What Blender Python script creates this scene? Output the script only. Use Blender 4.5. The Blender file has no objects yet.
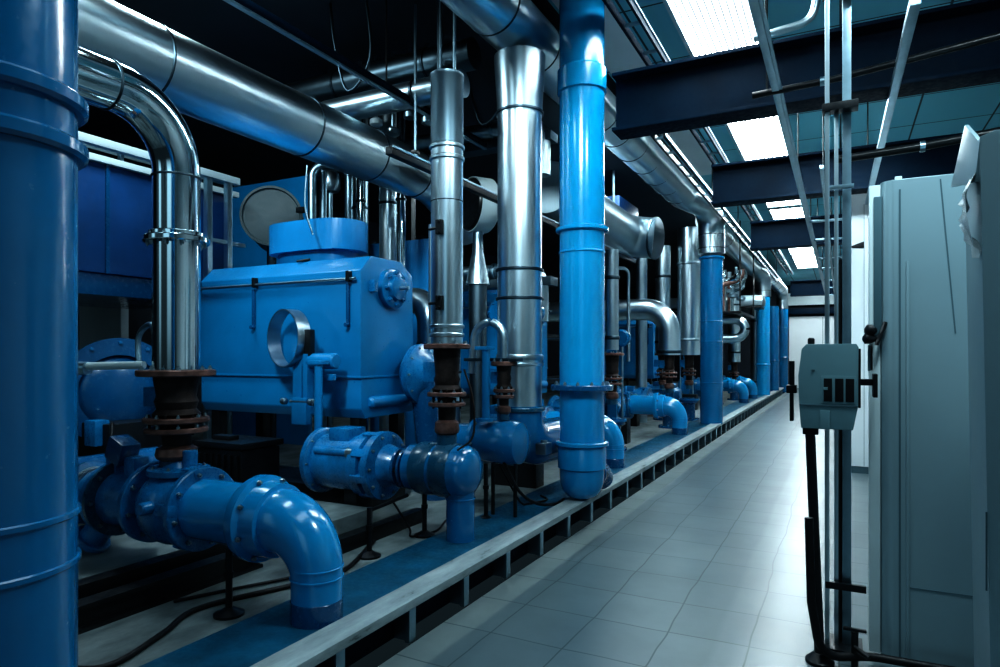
import bpy, bmesh, math, random
from mathutils import Vector, Matrix
random.seed(7)
V = Vector
PI = math.pi
scene = bpy.context.scene
COL = scene.collection

# ------------------------------------------------------------------ materials
def new_mat(name):
    m = bpy.data.materials.new(name)
    m.use_nodes = True
    nt = m.node_tree
    return m, nt, nt.nodes['Principled BSDF']

def noise(nt, scale, detail=4, rough=.55, stretch=None, coord='Object'):
    tc = nt.nodes.new('ShaderNodeTexCoord')
    n = nt.nodes.new('ShaderNodeTexNoise')
    n.inputs['Scale'].default_value = scale
    n.inputs['Detail'].default_value = detail
    n.inputs['Roughness'].default_value = rough
    if stretch:
        mp = nt.nodes.new('ShaderNodeMapping')
        mp.inputs['Scale'].default_value = stretch
        nt.links.new(tc.outputs[coord], mp.inputs[0]); nt.links.new(mp.outputs[0], n.inputs[0])
    else:
        nt.links.new(tc.outputs[coord], n.inputs[0])
    return n

def ramp(nt, src, stops):
    r = nt.nodes.new('ShaderNodeValToRGB')
    e = r.color_ramp.elements
    e[0].position, e[0].color = stops[0][0], (*stops[0][1], 1)
    e[1].position, e[1].color = stops[-1][0], (*stops[-1][1], 1)
    for p, c in stops[1:-1]:
        x = e.new(p); x.color = (*c, 1)
    nt.links.new(src, r.inputs[0])
    return r

def maprange(nt, src, a, b, lo=.3, hi=.7):
    r = nt.nodes.new('ShaderNodeMapRange')
    r.inputs[1].default_value = lo; r.inputs[2].default_value = hi
    r.inputs[3].default_value = a; r.inputs[4].default_value = b
    nt.links.new(src, r.inputs[0])
    return r

def bump(nt, bsdf, src, strength=.1, dist=.01):
    b = nt.nodes.new('ShaderNodeBump')
    b.inputs['Strength'].default_value = strength
    b.inputs['Distance'].default_value = dist
    nt.links.new(src, b.inputs['Height']); nt.links.new(b.outputs[0], bsdf.inputs['Normal'])

def paint(name, c, rough=.28, coat=.4, var=.18, spec=.5, scale=3.0, metal=0.0, rv=.25):
    m, nt, b = new_mat(name)
    n = noise(nt, scale, 5)
    d = tuple(x * (1 - var) for x in c); l = tuple(min(1, x * (1 + var)) for x in c)
    r = ramp(nt, n.outputs['Fac'], [(.3, d), (.7, l)])
    nt.links.new(r.outputs[0], b.inputs['Base Color'])
    n2 = noise(nt, scale * 9, 4)
    mr = maprange(nt, n2.outputs['Fac'], rough * (1 - rv), rough * (1 + rv))
    nt.links.new(mr.outputs[0], b.inputs['Roughness'])
    b.inputs['Coat Weight'].default_value = coat
    b.inputs['Coat Roughness'].default_value = .12
    b.inputs['Specular IOR Level'].default_value = spec
    b.inputs['Metallic'].default_value = metal
    n3 = noise(nt, 14, 2)
    bump(nt, b, n3.outputs['Fac'], .05, .01)
    return m

def metal(name, c, rough=.28, var=.12, stretch=(1, 1, 1), scale=6, bmp=.05):
    m, nt, b = new_mat(name)
    n = noise(nt, scale, 5, .6, stretch)
    d = tuple(x * (1 - var) for x in c); l = tuple(min(1, x * (1 + var)) for x in c)
    r = ramp(nt, n.outputs['Fac'], [(.3, d), (.7, l)])
    nt.links.new(r.outputs[0], b.inputs['Base Color'])
    mr = maprange(nt, n.outputs['Fac'], rough * .92, rough * 1.1)
    nt.links.new(mr.outputs[0], b.inputs['Roughness'])
    b.inputs['Metallic'].default_value = 1
    n3 = noise(nt, 7, 3)
    if bmp > .02: bump(nt, b, n3.outputs['Fac'], bmp, .02)
    return m

M = {}
M['blue'] = paint('blue_gloss_paint', (.001, .14, .31), .22, .5, .08)
M['bright'] = paint('bright_blue_gloss_paint', (.001, .28, .54), .2, .5, .06)
M['deep'] = paint('deep_blue_gloss_paint', (.001, .075, .18), .25, .5, .10)
M['hood'] = paint('blue_hood_enamel', (.001, .18, .385), .36, .25, .07)
M['valve'] = paint('cast_blue_paint', (.002, .145, .32), .3, .3, .35, scale=7)
M['dullblue'] = paint('dull_blue_sheet', (.004, .055, .17), .45, .1, .15)
M['paleblue'] = paint('cyan_blue_sheet', (.004, .22, .48), .4, .15, .1)
M['walk'] = paint('walkway_blue_paint', (.003, .075, .135), .5, .0, .35, .3, scale=5)
M['teal'] = paint('dark_teal_paint', (.006, .07, .125), .3, .3, .15)
M['silver'] = metal('brushed_sheet_metal', (.58, .69, .74), .30, .035, scale=3, bmp=.012)
M['silver2'] = metal('dull_sheet_metal', (.40, .50, .55), .34, .06, bmp=.012)
M['chrome'] = metal('polished_steel', (.68, .78, .82), .10, .04, bmp=.006)
M['darkmetal'] = metal('dark_duct_metal', (.12, .17, .20), .38, .06, bmp=.012)
M['seam'] = metal('dark_seam_metal', (.06, .09, .11), .4)
M['bolt'] = metal('zinc_bolt', (.30, .38, .42), .35)
M['rust'] = paint('rusty_iron', (.155, .085, .07), .45, 0, .5, .4, scale=16, metal=.35)
M['rustdark'] = paint('dark_rusty_iron', (.035, .026, .024), .6, 0, .5, .3, scale=14, metal=.35)
M['black'] = paint('black_steel', (.006, .008, .010), .4, .1, .3, .4)
M['rubber'] = paint('black_rubber', (.008, .009, .011), .5, 0, .3, .3)
M['beam'] = paint('navy_beam_paint', (.001, .014, .032), .55, 0, .2, .12)
M['gal'] = metal('galvanised_strut', (.32, .45, .52), .35)
M['grey'] = paint('grey_cabinet_enamel', (.25, .36, .40), .36, .1, .03, scale=.8, metal=.3, rv=.04)
M['elbow'] = paint('mid_blue_gloss_paint', (.002, .25, .51), .2, .5, .05, rv=.1)
M['drumgrey'] = paint('drum_end_grey', (.055, .085, .095), .5, 0, .15)
M['greyd'] = paint('dark_grey_cabinet_enamel', (.07, .13, .155), .4, .1, .12, scale=1.5)
M['pale'] = paint('pale_cabinet_enamel', (.50, .60, .62), .45, .05, .08, scale=1.5)
M['white'] = paint('white_wall_paint', (.70, .76, .78), .6, 0, .06, .3, scale=1.0)
M['boxgrey'] = paint('teal_grey_plastic', (.13, .235, .265), .42, .05, .06)
M['film'] = paint('crumpled_white_film', (.55, .62, .64), .25, .3, .2, scale=30)
M['concrete'] = None
M['wood'] = None

def mk_kerb():
    m, nt, b = new_mat('worn_white_kerb')
    n = noise(nt, 9, 8, .7, (1, .25, 1))
    r = ramp(nt, n.outputs['Fac'], [(.30, (.04, .06, .065)), (.38, (.19, .24, .25)), (.7, (.33, .40, .42))])
    nt.links.new(r.outputs[0], b.inputs['Base Color'])
    b.inputs['Roughness'].default_value = .6
    bump(nt, b, n.outputs['Fac'], .3, .01)
    return m
M['kerb'] = mk_kerb()

def mk_concrete():
    m, nt, b = new_mat('stained_concrete')
    n = noise(nt, 2.2, 8, .65, (1, .5, 1))
    r = ramp(nt, n.outputs['Fac'], [(.30, (.035, .05, .055)), (.5, (.15, .19, .195)), (.72, (.27, .32, .325))])
    nt.links.new(r.outputs[0], b.inputs['Base Color'])
    b.inputs['Roughness'].default_value = .65
    bump(nt, b, n.outputs['Fac'], .2, .01)
    return m
M['concrete'] = mk_concrete()

def mk_tiles():
    m, nt, b = new_mat('grey_teal_floor_tiles')
    tc = nt.nodes.new('ShaderNodeTexCoord')
    wob = nt.nodes.new('ShaderNodeTexNoise'); wob.inputs['Scale'].default_value = 1.3; wob.inputs['Detail'].default_value = 2
    nt.links.new(tc.outputs['Object'], wob.inputs[0])
    sub = nt.nodes.new('ShaderNodeVectorMath'); sub.operation = 'SUBTRACT'; sub.inputs[1].default_value = (.5, .5, .5)
    nt.links.new(wob.outputs['Color'], sub.inputs[0])
    sc = nt.nodes.new('ShaderNodeVectorMath'); sc.operation = 'SCALE'; sc.inputs['Scale'].default_value = .07
    nt.links.new(sub.outputs[0], sc.inputs[0])
    add = nt.nodes.new('ShaderNodeVectorMath'); add.operation = 'ADD'
    nt.links.new(tc.outputs['Object'], add.inputs[0]); nt.links.new(sc.outputs[0], add.inputs[1])
    br = nt.nodes.new('ShaderNodeTexBrick')
    br.offset = 0; br.squash = 1
    br.inputs['Scale'].default_value = 1
    br.inputs['Brick Width'].default_value = .42
    br.inputs['Row Height'].default_value = .45
    br.inputs['Mortar Size'].default_value = .005
    br.inputs['Mortar Smooth'].default_value = .3
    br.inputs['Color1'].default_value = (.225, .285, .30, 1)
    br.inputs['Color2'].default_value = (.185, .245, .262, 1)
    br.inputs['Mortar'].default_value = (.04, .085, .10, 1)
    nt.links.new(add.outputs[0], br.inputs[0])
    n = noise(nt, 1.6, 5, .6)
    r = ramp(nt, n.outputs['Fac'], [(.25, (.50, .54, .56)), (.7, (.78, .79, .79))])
    mx = nt.nodes.new('ShaderNodeMix'); mx.data_type = 'RGBA'; mx.blend_type = 'MULTIPLY'
    mx.inputs[0].default_value = 1
    nt.links.new(br.outputs['Color'], mx.inputs[6]); nt.links.new(r.outputs[0], mx.inputs[7])
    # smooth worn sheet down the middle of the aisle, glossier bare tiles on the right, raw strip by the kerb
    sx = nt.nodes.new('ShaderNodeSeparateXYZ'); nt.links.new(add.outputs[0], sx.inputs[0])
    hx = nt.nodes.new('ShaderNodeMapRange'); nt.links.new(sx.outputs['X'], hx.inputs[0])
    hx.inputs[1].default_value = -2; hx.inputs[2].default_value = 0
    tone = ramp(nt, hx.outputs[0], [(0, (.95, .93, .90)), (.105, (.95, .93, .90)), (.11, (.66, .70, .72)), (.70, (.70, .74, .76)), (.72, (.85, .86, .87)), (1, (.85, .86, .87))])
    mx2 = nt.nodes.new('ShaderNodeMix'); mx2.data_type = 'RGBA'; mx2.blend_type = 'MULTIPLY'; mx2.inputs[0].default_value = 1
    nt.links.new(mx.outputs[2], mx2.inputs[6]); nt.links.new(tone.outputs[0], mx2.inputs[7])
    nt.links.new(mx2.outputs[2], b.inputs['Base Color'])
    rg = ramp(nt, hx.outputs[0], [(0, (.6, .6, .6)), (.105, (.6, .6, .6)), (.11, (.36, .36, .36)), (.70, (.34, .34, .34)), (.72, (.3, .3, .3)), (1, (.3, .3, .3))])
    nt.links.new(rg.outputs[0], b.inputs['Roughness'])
    return m
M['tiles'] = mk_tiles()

def mk_ceiling():
    m, nt, b = new_mat('teal_ceiling_panels')
    tc = nt.nodes.new('ShaderNodeTexCoord')
    br = nt.nodes.new('ShaderNodeTexBrick'); br.offset = 0
    br.inputs['Scale'].default_value = 1
    br.inputs['Brick Width'].default_value = .9
    br.inputs['Row Height'].default_value = 1.2
    br.inputs['Mortar Size'].default_value = .012
    br.inputs['Color1'].default_value = (.16, .50, .60, 1)
    br.inputs['Color2'].default_value = (.22, .60, .70, 1)
    br.inputs['Mortar'].default_value = (.006, .03, .045, 1)
    nt.links.new(tc.outputs['Object'], br.inputs[0]); nt.links.new(br.outputs['Color'], b.inputs['Base Color'])
    b.inputs['Roughness'].default_value = .55
    return m
M['ceil'] = mk_ceiling()

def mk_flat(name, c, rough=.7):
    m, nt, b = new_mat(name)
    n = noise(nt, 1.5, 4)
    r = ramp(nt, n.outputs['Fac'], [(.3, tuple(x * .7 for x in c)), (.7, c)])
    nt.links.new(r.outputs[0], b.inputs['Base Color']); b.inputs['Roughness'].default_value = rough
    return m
M['darkwall'] = mk_flat('dark_wall_baked_shade', (.012, .022, .035))  # near-black colour bakes in shade for the dim left ceiling and wall

def mk_light(strength):
    m, nt, b = new_mat('ribbed_light_diffuser')
    tc = nt.nodes.new('ShaderNodeTexCoord')
    w = nt.nodes.new('ShaderNodeTexWave'); w.bands_direction = 'X'; w.inputs['Scale'].default_value = 5.4
    w.inputs['Distortion'].default_value = .3
    nt.links.new(tc.outputs['Object'], w.inputs[0])
    mr = maprange(nt, w.outputs['Fac'], strength * .03, strength * 1.6, .2, .62)
    b.inputs['Base Color'].default_value = (.7, .75, .77, 1)
    b.inputs['Emission Color'].default_value = (.84, .96, 1, 1)
    nt.links.new(mr.outputs[0], b.inputs['Emission Strength'])
    return m
M['light'] = mk_light(13)

# ------------------------------------------------------------------ mesh builder
def perp(a):
    a = V(a).normalized()
    u = a.cross(V((0, 0, 1)))
    if u.length < 1e-4: u = V((1, 0, 0))
    u.normalize()
    return a, u, a.cross(u).normalized()

def fillet(pts, R, n=8):
    pts = [V(p) for p in pts]
    if not isinstance(R, (list, tuple)): R = [R] * len(pts)
    out = [pts[0]]
    for i in range(1, len(pts) - 1):
        a, b, c = pts[i - 1], pts[i], pts[i + 1]
        d1 = (a - b).normalized(); d2 = (c - b).normalized()
        ang = d1.angle(d2)
        if ang > PI - .02: out.append(b); continue
        t = min(R[i] / math.tan(ang / 2), (a - b).length * .98, (c - b).length * .98)
        r = t * math.tan(ang / 2)
        ctr = b + (d1 + d2).normalized() * (r / math.sin(ang / 2))
        p1 = b + d1 * t; p2 = b + d2 * t
        v1 = p1 - ctr; v2 = p2 - ctr
        tot = v1.angle(v2); ax = v1.cross(v2).normalized()
        for k in range(n + 1):
            out.append(ctr + Matrix.Rotation(tot * k / n, 3, ax) @ v1)
    out.append(pts[-1])
    return out

class MB:
    def __init__(s): s.bm = bmesh.new()
    def lathe(s, p, axis, prof, seg=32, caps=True):
        a, u, w = perp(axis); p = V(p); rings = []
        for (h, r) in prof:
            if r < 1e-4: rings.append([s.bm.verts.new(p + a * h)])
            else: rings.append([s.bm.verts.new(p + a * h + u * (r * math.cos(2 * PI * k / seg)) + w * (r * math.sin(2 * PI * k / seg))) for k in range(seg)])
        for A, B in zip(rings, rings[1:]):
            if len(A) == 1 and len(B) == 1: continue
            for k in range(seg):
                k2 = (k + 1) % seg
                if len(A) == 1: s.bm.faces.new((A[0], B[k2], B[k]))
                elif len(B) == 1: s.bm.faces.new((A[k], A[k2], B[0]))
                else: s.bm.faces.new((A[k], A[k2], B[k2], B[k]))
        if caps:
            if len(rings[0]) > 1: s.bm.faces.new(rings[0][::-1])
            if len(rings[-1]) > 1: s.bm.faces.new(rings[-1])
        return s
    def cyl(s, p, q, r, seg=24, bev=0):
        p, q = V(p), V(q); L = (q - p).length
        pr = [(0, r), (L, r)] if not bev else [(0, r - bev), (bev, r), (L - bev, r), (L, r - bev)]
        return s.lathe(p, q - p, pr, seg)
    def ring(s, p, axis, R, w, t):            # a rounded band of outer radius R, width w, thickness t
        pr = [(-w / 2, R - t), (-w / 2, R - t * .35), (-w * .3, R), (w * .3, R), (w / 2, R - t * .35), (w / 2, R - t), (-w / 2, R - t)]
        return s.lathe(p, axis, pr, 32, False)
    def tube(s, pts, r, seg=20, caps=True):
        pts = [V(p) for p in pts]
        q = [pts[0]]
        for x in pts[1:]:
            if (x - q[-1]).length > 1e-5: q.append(x)
        pts = q; n = len(pts)
        rs = r if isinstance(r, (list, tuple)) else [r] * n
        tang = []
        for i in range(n):
            d = (pts[min(i + 1, n - 1)] - pts[i]).normalized() if i < n - 1 else V((0, 0, 0))
            if i > 0: d = d + (pts[i] - pts[i - 1]).normalized()
            tang.append(d.normalized())
        a, u, w = perp(tang[0]); rings = []
        for i in range(n):
            if i:
                ax = tang[i - 1].cross(tang[i])
                if ax.length > 1e-6:
                    u = Matrix.Rotation(tang[i - 1].angle(tang[i]), 3, ax.normalized()) @ u
            w = tang[i].cross(u).normalized()
            rings.append([s.bm.verts.new(pts[i] + u * (rs[i] * math.cos(2 * PI * k / seg)) + w * (rs[i] * math.sin(2 * PI * k / seg))) for k in range(seg)])
        for A, B in zip(rings, rings[1:]):
            for k in range(seg):
                k2 = (k + 1) % seg
                s.bm.faces.new((A[k], A[k2], B[k2], B[k]))
        if caps:
            s.bm.faces.new(rings[0][::-1]); s.bm.faces.new(rings[-1])
        return s
    def box(s, c, size, bev=0, rz=0, rx=0, ry=0):
        r = bmesh.ops.create_cube(s.bm, size=1)
        vs = r['verts']
        mat = Matrix.Translation(V(c)) @ Matrix.Rotation(rz, 4, 'Z') @ Matrix.Rotation(ry, 4, 'Y') @ Matrix.Rotation(rx, 4, 'X') @ Matrix.Diagonal((*size, 1))
        bmesh.ops.transform(s.bm, matrix=mat, verts=vs)
        if bev:
            es = list({e for v in vs for e in v.link_edges})
            bmesh.ops.bevel(s.bm, geom=es, offset=bev, segments=2, profile=.7, affect='EDGES')
        return s
    def bb(s, x0, x1, y0, y1, z0, z1, bev=0):
        return s.box(((x0 + x1) / 2, (y0 + y1) / 2, (z0 + z1) / 2), (abs(x1 - x0), abs(y1 - y0), abs(z1 - z0)), bev)
    def prism(s, poly, ext, bev=0):
        A = [s.bm.verts.new(V(p)) for p in poly]; B = [s.bm.verts.new(V(p) + V(ext)) for p in poly]
        fs = [s.bm.faces.new(A[::-1]), s.bm.faces.new(B)]
        n = len(A)
        for k in range(n): fs.append(s.bm.faces.new((A[k], A[(k + 1) % n], B[(k + 1) % n], B[k])))
        if bev:
            es = list({e for f in fs for e in f.edges})
            bmesh.ops.bevel(s.bm, geom=es, offset=bev, segments=2, profile=.7, affect='EDGES')
        return s
    def build(s, name, mat, parent=None, label=None, ang=38, kind=None):
        bm = s.bm
        bmesh.ops.recalc_face_normals(bm, faces=bm.faces)
        lim = math.radians(ang)
        for f in bm.faces: f.smooth = True
        for e in bm.edges:
            if len(e.link_faces) == 2 and e.calc_face_angle(0) > lim: e.smooth = False
        me = bpy.data.meshes.new(name); bm.to_mesh(me); bm.free()
        me.materials.append(M[mat])
        o = bpy.data.objects.new(name, me); COL.objects.link(o)
        if parent: o.parent = parent
        if label: o['label'] = label
        if kind: o['kind'] = kind
        return o

def thing(name, label, cat, loc=(0, 0, 0), group=None, rz=0):
    o = bpy.data.objects.new(name, None); COL.objects.link(o)
    o.empty_display_size = .05
    o.location = loc; o.rotation_euler = (0, 0, rz)
    o['label'] = label; o['category'] = cat
    if group: o['group'] = group
    return o
def tag(o, label, cat, group=None, kind=None):
    o['label'] = label; o['category'] = cat
    if group: o['group'] = group
    if kind: o['kind'] = kind
    return o
def struct(o):
    o['kind'] = 'structure'
    return o
def dup(root, loc, label, rz=None, group=None):
    def rec(o, par):
        c = o.copy(); COL.objects.link(c); c.parent = par
        for ch in list(o.children): rec(ch, c)
        return c
    r = rec(root, None); r.location = loc
    if rz is not None: r.rotation_euler = (0, 0, rz)
    r['label'] = label
    if group: r['group'] = group
    return r

BOLTS = {}
def bolts(parent, p, axis, R, n, size, mat='bolt', phase=0.0, both=0):
    key = (size, mat)
    if key not in BOLTS:
        bm = bmesh.new()
        bmesh.ops.create_cone(bm, cap_ends=True, segments=6, radius1=size, radius2=size * .92, depth=size * 1.1, matrix=Matrix.Translation((0, 0, size * .55)))
        bmesh.ops.create_cone(bm, cap_ends=True, segments=10, radius1=size * .5, radius2=size * .45, depth=size * .8, matrix=Matrix.Translation((0, 0, size * 1.4)))
        me = bpy.data.meshes.new('bolt'); bm.to_mesh(me); bm.free(); me.materials.append(M[mat]); BOLTS[key] = me
    a, u, w = perp(axis)
    for k in range(n):
        t = 2 * PI * k / n + phase
        d = u * math.cos(t) * R + w * math.sin(t) * R
        for sgn, off in ((1, 0),) + (((-1, both),) if both else ()):
            o = bpy.data.objects.new('bolt', BOLTS[key]); COL.objects.link(o); o.parent = parent
            ax = a * sgn
            o.location = V(p) + d - a * off
            o.rotation_euler = ax.to_track_quat('Z', 'Y').to_euler()

def flange(parent, p, axis, r, th, mat, n=8, bs=.014, name='flange', label=None, bmat='bolt', both=False, phase=.2):
    a = V(axis).normalized(); p = V(p)
    f = MB().lathe(p - a * th / 2, a, [(0, r - .006), (.006, r), (th - .006, r), (th, r - .006)], 40).build(name, mat, parent, label)
    if n: bolts(f, p + a * th / 2, a, r * .84, n, bs, bmat, phase, th if both else 0)
    return f

# ------------------------------------------------------------------ world + camera
w = bpy.data.worlds.new('World'); scene.world = w; w.use_nodes = True
bg = w.node_tree.nodes['Background']
bg.inputs[0].default_value = (.10, .38, .62, 1); bg.inputs[1].default_value = .08

nt = w.node_tree
tc = nt.nodes.new('ShaderNodeTexCoord'); sp = nt.nodes.new('ShaderNodeSeparateXYZ'); nt.links.new(tc.outputs['Generated'], sp.inputs[0])
mr = nt.nodes.new('ShaderNodeMapRange'); nt.links.new(sp.outputs['Y'], mr.inputs[0])
mr.inputs[1].default_value = -.45; mr.inputs[2].default_value = -.6; mr.inputs[3].default_value = 0; mr.inputs[4].default_value = 1
hx = nt.nodes.new('ShaderNodeMapRange'); nt.links.new(sp.outputs['X'], hx.inputs[0]); hx.inputs[1].default_value = -1; hx.inputs[2].default_value = 1
K = (.05, .05, .05); B = (1, 1, 1)
rp = ramp(nt, hx.outputs[0], [(.0, K), (.20, K), (.23, B), (.29, B), (.32, K), (.56, K), (.60, B), (.72, B), (.76, K), (1, K)])  # added bright strips behind the camera, for reflections on the metal pipes
mu = nt.nodes.new('ShaderNodeMath'); mu.operation = 'MULTIPLY'; nt.links.new(mr.outputs[0], mu.inputs[0]); nt.links.new(rp.outputs[0], mu.inputs[1])
ma = nt.nodes.new('ShaderNodeMath'); ma.operation = 'MULTIPLY_ADD'; ma.inputs[1].default_value = .85; ma.inputs[2].default_value = .02
zm = nt.nodes.new('ShaderNodeMapRange'); nt.links.new(sp.outputs['Z'], zm.inputs[0]); zm.inputs[1].default_value = -.04; zm.inputs[2].default_value = .22
mz = nt.nodes.new('ShaderNodeMath'); mz.operation = 'MULTIPLY'; nt.links.new(mu.outputs[0], mz.inputs[0]); nt.links.new(zm.outputs[0], mz.inputs[1])
nt.links.new(mz.outputs[0], ma.inputs[0]); nt.links.new(ma.outputs[0], bg.inputs[1])
bg.inputs[0].default_value = (.45, .75, .9, 1)
cam = bpy.data.cameras.new('camera'); co = bpy.data.objects.new('camera', cam); COL.objects.link(co)
co.location = (0, 0, 1.5)
co.rotation_euler = (PI / 2, 0, math.radians(27.3))
cam.sensor_width = 36; cam.lens = 23.76; cam.shift_y = .0215; cam.clip_start = .05; cam.clip_end = 200
scene.camera = co

ZC = 4.7      # ceiling
YE = 33.0     # far wall
PAD = .19     # machine plinth level

# ------------------------------------------------------------------ room shell
def st(name, m, mat): return struct(m.build(name, mat))
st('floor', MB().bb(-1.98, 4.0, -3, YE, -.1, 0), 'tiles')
st('floor', MB().bb(-10.0, -2.3, -3, YE, -.1, PAD), 'concrete')
st('ceiling', MB().bb(-2.35, 4.0, -3, YE, ZC, ZC + .1), 'ceil')
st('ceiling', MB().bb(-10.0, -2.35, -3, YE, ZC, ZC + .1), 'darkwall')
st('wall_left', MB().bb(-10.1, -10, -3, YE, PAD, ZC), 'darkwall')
st('wall_right', MB().bb(4.0, 4.1, -3, YE, 0, ZC), 'white')
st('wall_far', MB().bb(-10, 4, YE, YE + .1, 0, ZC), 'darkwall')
dw = struct(MB().bb(-2.1, .6, YE - .06, YE, 0, 3.25, .01).build('door_1', 'white'))
MB().bb(-.72, -.70, YE - .07, YE - .06, .05, 3.2).build('door_seam', 'greyd', dw)
MB().bb(-.62, -.56, YE - .1, YE - .06, 1.0, 1.2, .01).build('door_handle', 'black', dw)
st('trim_1', MB().bb(-2.3, .9, YE - .4, YE - .1, 3.35, 3.6, .01), 'beam')
st('trim_2', MB().bb(-2.2, .9, YE - .3, YE - .12, 3.75, 4.3, .01), 'pale')

# cross beams carrying the roof (I sections)
k = 3
for yb in (5.75, 9.05, 13.2, 24.2):
    x0 = -1.79 if yb < 7 else -1.5
    b = MB()
    b.bb(x0, 3.98, yb - .012, yb + .012, 3.5, 3.95)
    b.bb(x0, 3.98, yb - .14, yb + .14, 3.47, 3.50, .004)
    b.bb(x0, 3.98, yb - .14, yb + .14, 3.95, 3.98, .004)
    st('trim_%d' % k, b, 'beam'); k += 1
st('trim_%d' % k, MB().bb(-2.3, -1.84, 0, 12, ZC - .03, ZC - .002, .004), 'white')
# ceiling light panels
LX0, LX1 = -1.345, -.676
ord_ = ['nearest the camera', 'second from the camera', 'third from the camera', 'fourth from the camera', 'fifth from the camera', 'farthest down the aisle']
proto = None
ys = [4.2, 7.85, 11.5, 15.15, 18.8, 22.45]
for i, y0 in enumerate(ys):
    lab = 'bright ribbed fluorescent ceiling panel over the aisle, ' + ord_[i]
    if proto is None:
        proto = thing('ceiling_light', lab, 'ceiling light', ((LX0 + LX1) / 2, y0 + 1.7, ZC), 'aisle ceiling lights')
        hw = (LX1 - LX0) / 2
        f = MB()
        for x in (-hw - .02, hw + .02): f.bb(x - .02, x + .02, -1.7, 1.7, -.11, 0, .004)
        for y in (-1.7, 1.7): f.bb(-hw - .04, hw + .04, y - .02, y + .02, -.11, 0, .004)
        f.build('frame', 'pale', proto)
        MB().bb(-hw, hw, -1.68, 1.68, -.09, -.03).build('diffuser', 'light', proto)
    else:
        dup(proto, ((LX0 + LX1) / 2, y0 + 1.7, ZC), lab)
# unseen lamps: the first continues the aisle row, the others are added fill
def area(loc, sx, sy, power, col=(.82, .94, 1), rot=(0, 0, 0)):
    l = bpy.data.lights.new('unseen_lamp', 'AREA'); l.shape = 'RECTANGLE'; l.size = sx; l.size_y = sy
    l.energy = power; l.color = col
    o = bpy.data.objects.new('unseen_lamp', l); COL.objects.link(o); o.location = loc; o.rotation_euler = rot
    return o
area((-1.0, 1.6, 4.6), .7, 3.0, 20, (.74, .93, 1))
area((.5, 2.9, 4.3), .4, .4, 55, (.74, .93, 1))  # added to light the cabinet front from the top down
area((-3.0, 2.0, 4.64), .4, 1.6, 22, (.74, .93, 1))  # added over the near machinery
def spot(loc, tgt, power, ang, blend=.6, size=.25, col=(.74, .93, 1)):  # added aimed spots with no fixture, to brighten chosen surfaces
    l = bpy.data.lights.new('added_spot', 'SPOT'); l.energy = power; l.spot_size = math.radians(ang); l.spot_blend = blend
    l.shadow_soft_size = size; l.color = col
    o = bpy.data.objects.new('added_spot', l); COL.objects.link(o); o.location = loc
    o.rotation_euler = (V(tgt) - V(loc)).to_track_quat('-Z', 'Y').to_euler()
spot((-2.7, 1.0, 4.5), (-4.2, 4.3, 1.75), 420, 52)
spot((-1.0, 2.0, 4.4), (-2.3, 5.4, 2.4), 330, 40)
spot((-.5, 6.3, 4.5), (.3, 9.5, 2.2), 420, 50)
spot((.35, 2.3, 4.4), (.42, 3.7, 2.35), 150, 26)
spot((.3, 1.3, 4.4), (.8, 2.58, 2.2), 60, 32)
spot((-5.8, 4.0, 4.55), (-7.4, 7.2, 3.5), 160, 60)
area((-5.0, 3.4, 4.62), 1.2, .5, 60, (.74, .93, 1))  # added to lift the dim upper left
area((-1.0, 29.5, 4.6), .7, 3.0, 160, (.85, .96, 1))  # added to brighten the white end door
area((-3.3, 9.8, 4.66), .3, 2.4, 70, (.74, .93, 1))  # this and the next added to light the rear pipes
area((-3.3, 15.5, 4.66), .3, 2.4, 70, (.74, .93, 1))

# ------------------------------------------------------------------ kerb platform with its blue walkway
kp = thing('kerb_platform', 'long low kerb of worn white planks on short posts, edging the tiled aisle', 'kerb', (-2.05, 0, 0))
MB().bb(-.09, .08, -2, 28, .185, .232, .006).build('plank', 'kerb', kp)
MB().bb(-.075, -.055, -2, 28, 0, .185).build('back_board', 'beam', kp)
yy = -.5; postm = None
ylist = []
while yy < 28: ylist.append(yy); yy += .56
for i, y in enumerate(ylist):
    if postm is None:
        o = MB().bb(.03, .06, -.03, .03, 0, .185, .003).bb(-.055, .035, -.006, .006, 0, .185).build('post', 'gal', kp); postm = o.data
    else:
        o = bpy.data.objects.new('post', postm); COL.objects.link(o); o.parent = kp
    o.location = (0, y, 0)
wk = MB().bb(-2.58, -2.141, -2, 28, PAD, PAD + .022, .004).build('walkway_strip', 'walk')
tag(wk, 'flat blue painted strip running along the inner side of the white kerb', 'walkway')
WZ = PAD + .022

# ------------------------------------------------------------------ blue columns
def blue_column(x, y, r, z0, z1, beads, bands, mat, label, loc_mat=None):
    t = thing('blue_pipe_column', label, 'pipe', (x, y, z0))
    m = MB().lathe((0, 0, 0), (0, 0, 1), [(0, r), (z1 - z0, r)], 48)
    m.build('pipe_body', mat, t)
    for z in beads: MB().ring((0, 0, z - z0), (0, 0, 1), r + .028, .05, .034).build('bead', mat, t)
    for z in bands: MB().ring((0, 0, z - z0), (0, 0, 1), r + .009, .022, .014).build('seam', mat, t)
    return t
blue_column(-2.16, .985, .232, WZ, ZC, [2.235, 2.10], [1.04, .90], 'blue', 'thick dark blue pipe column at the left edge, closest to the camera')

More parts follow.
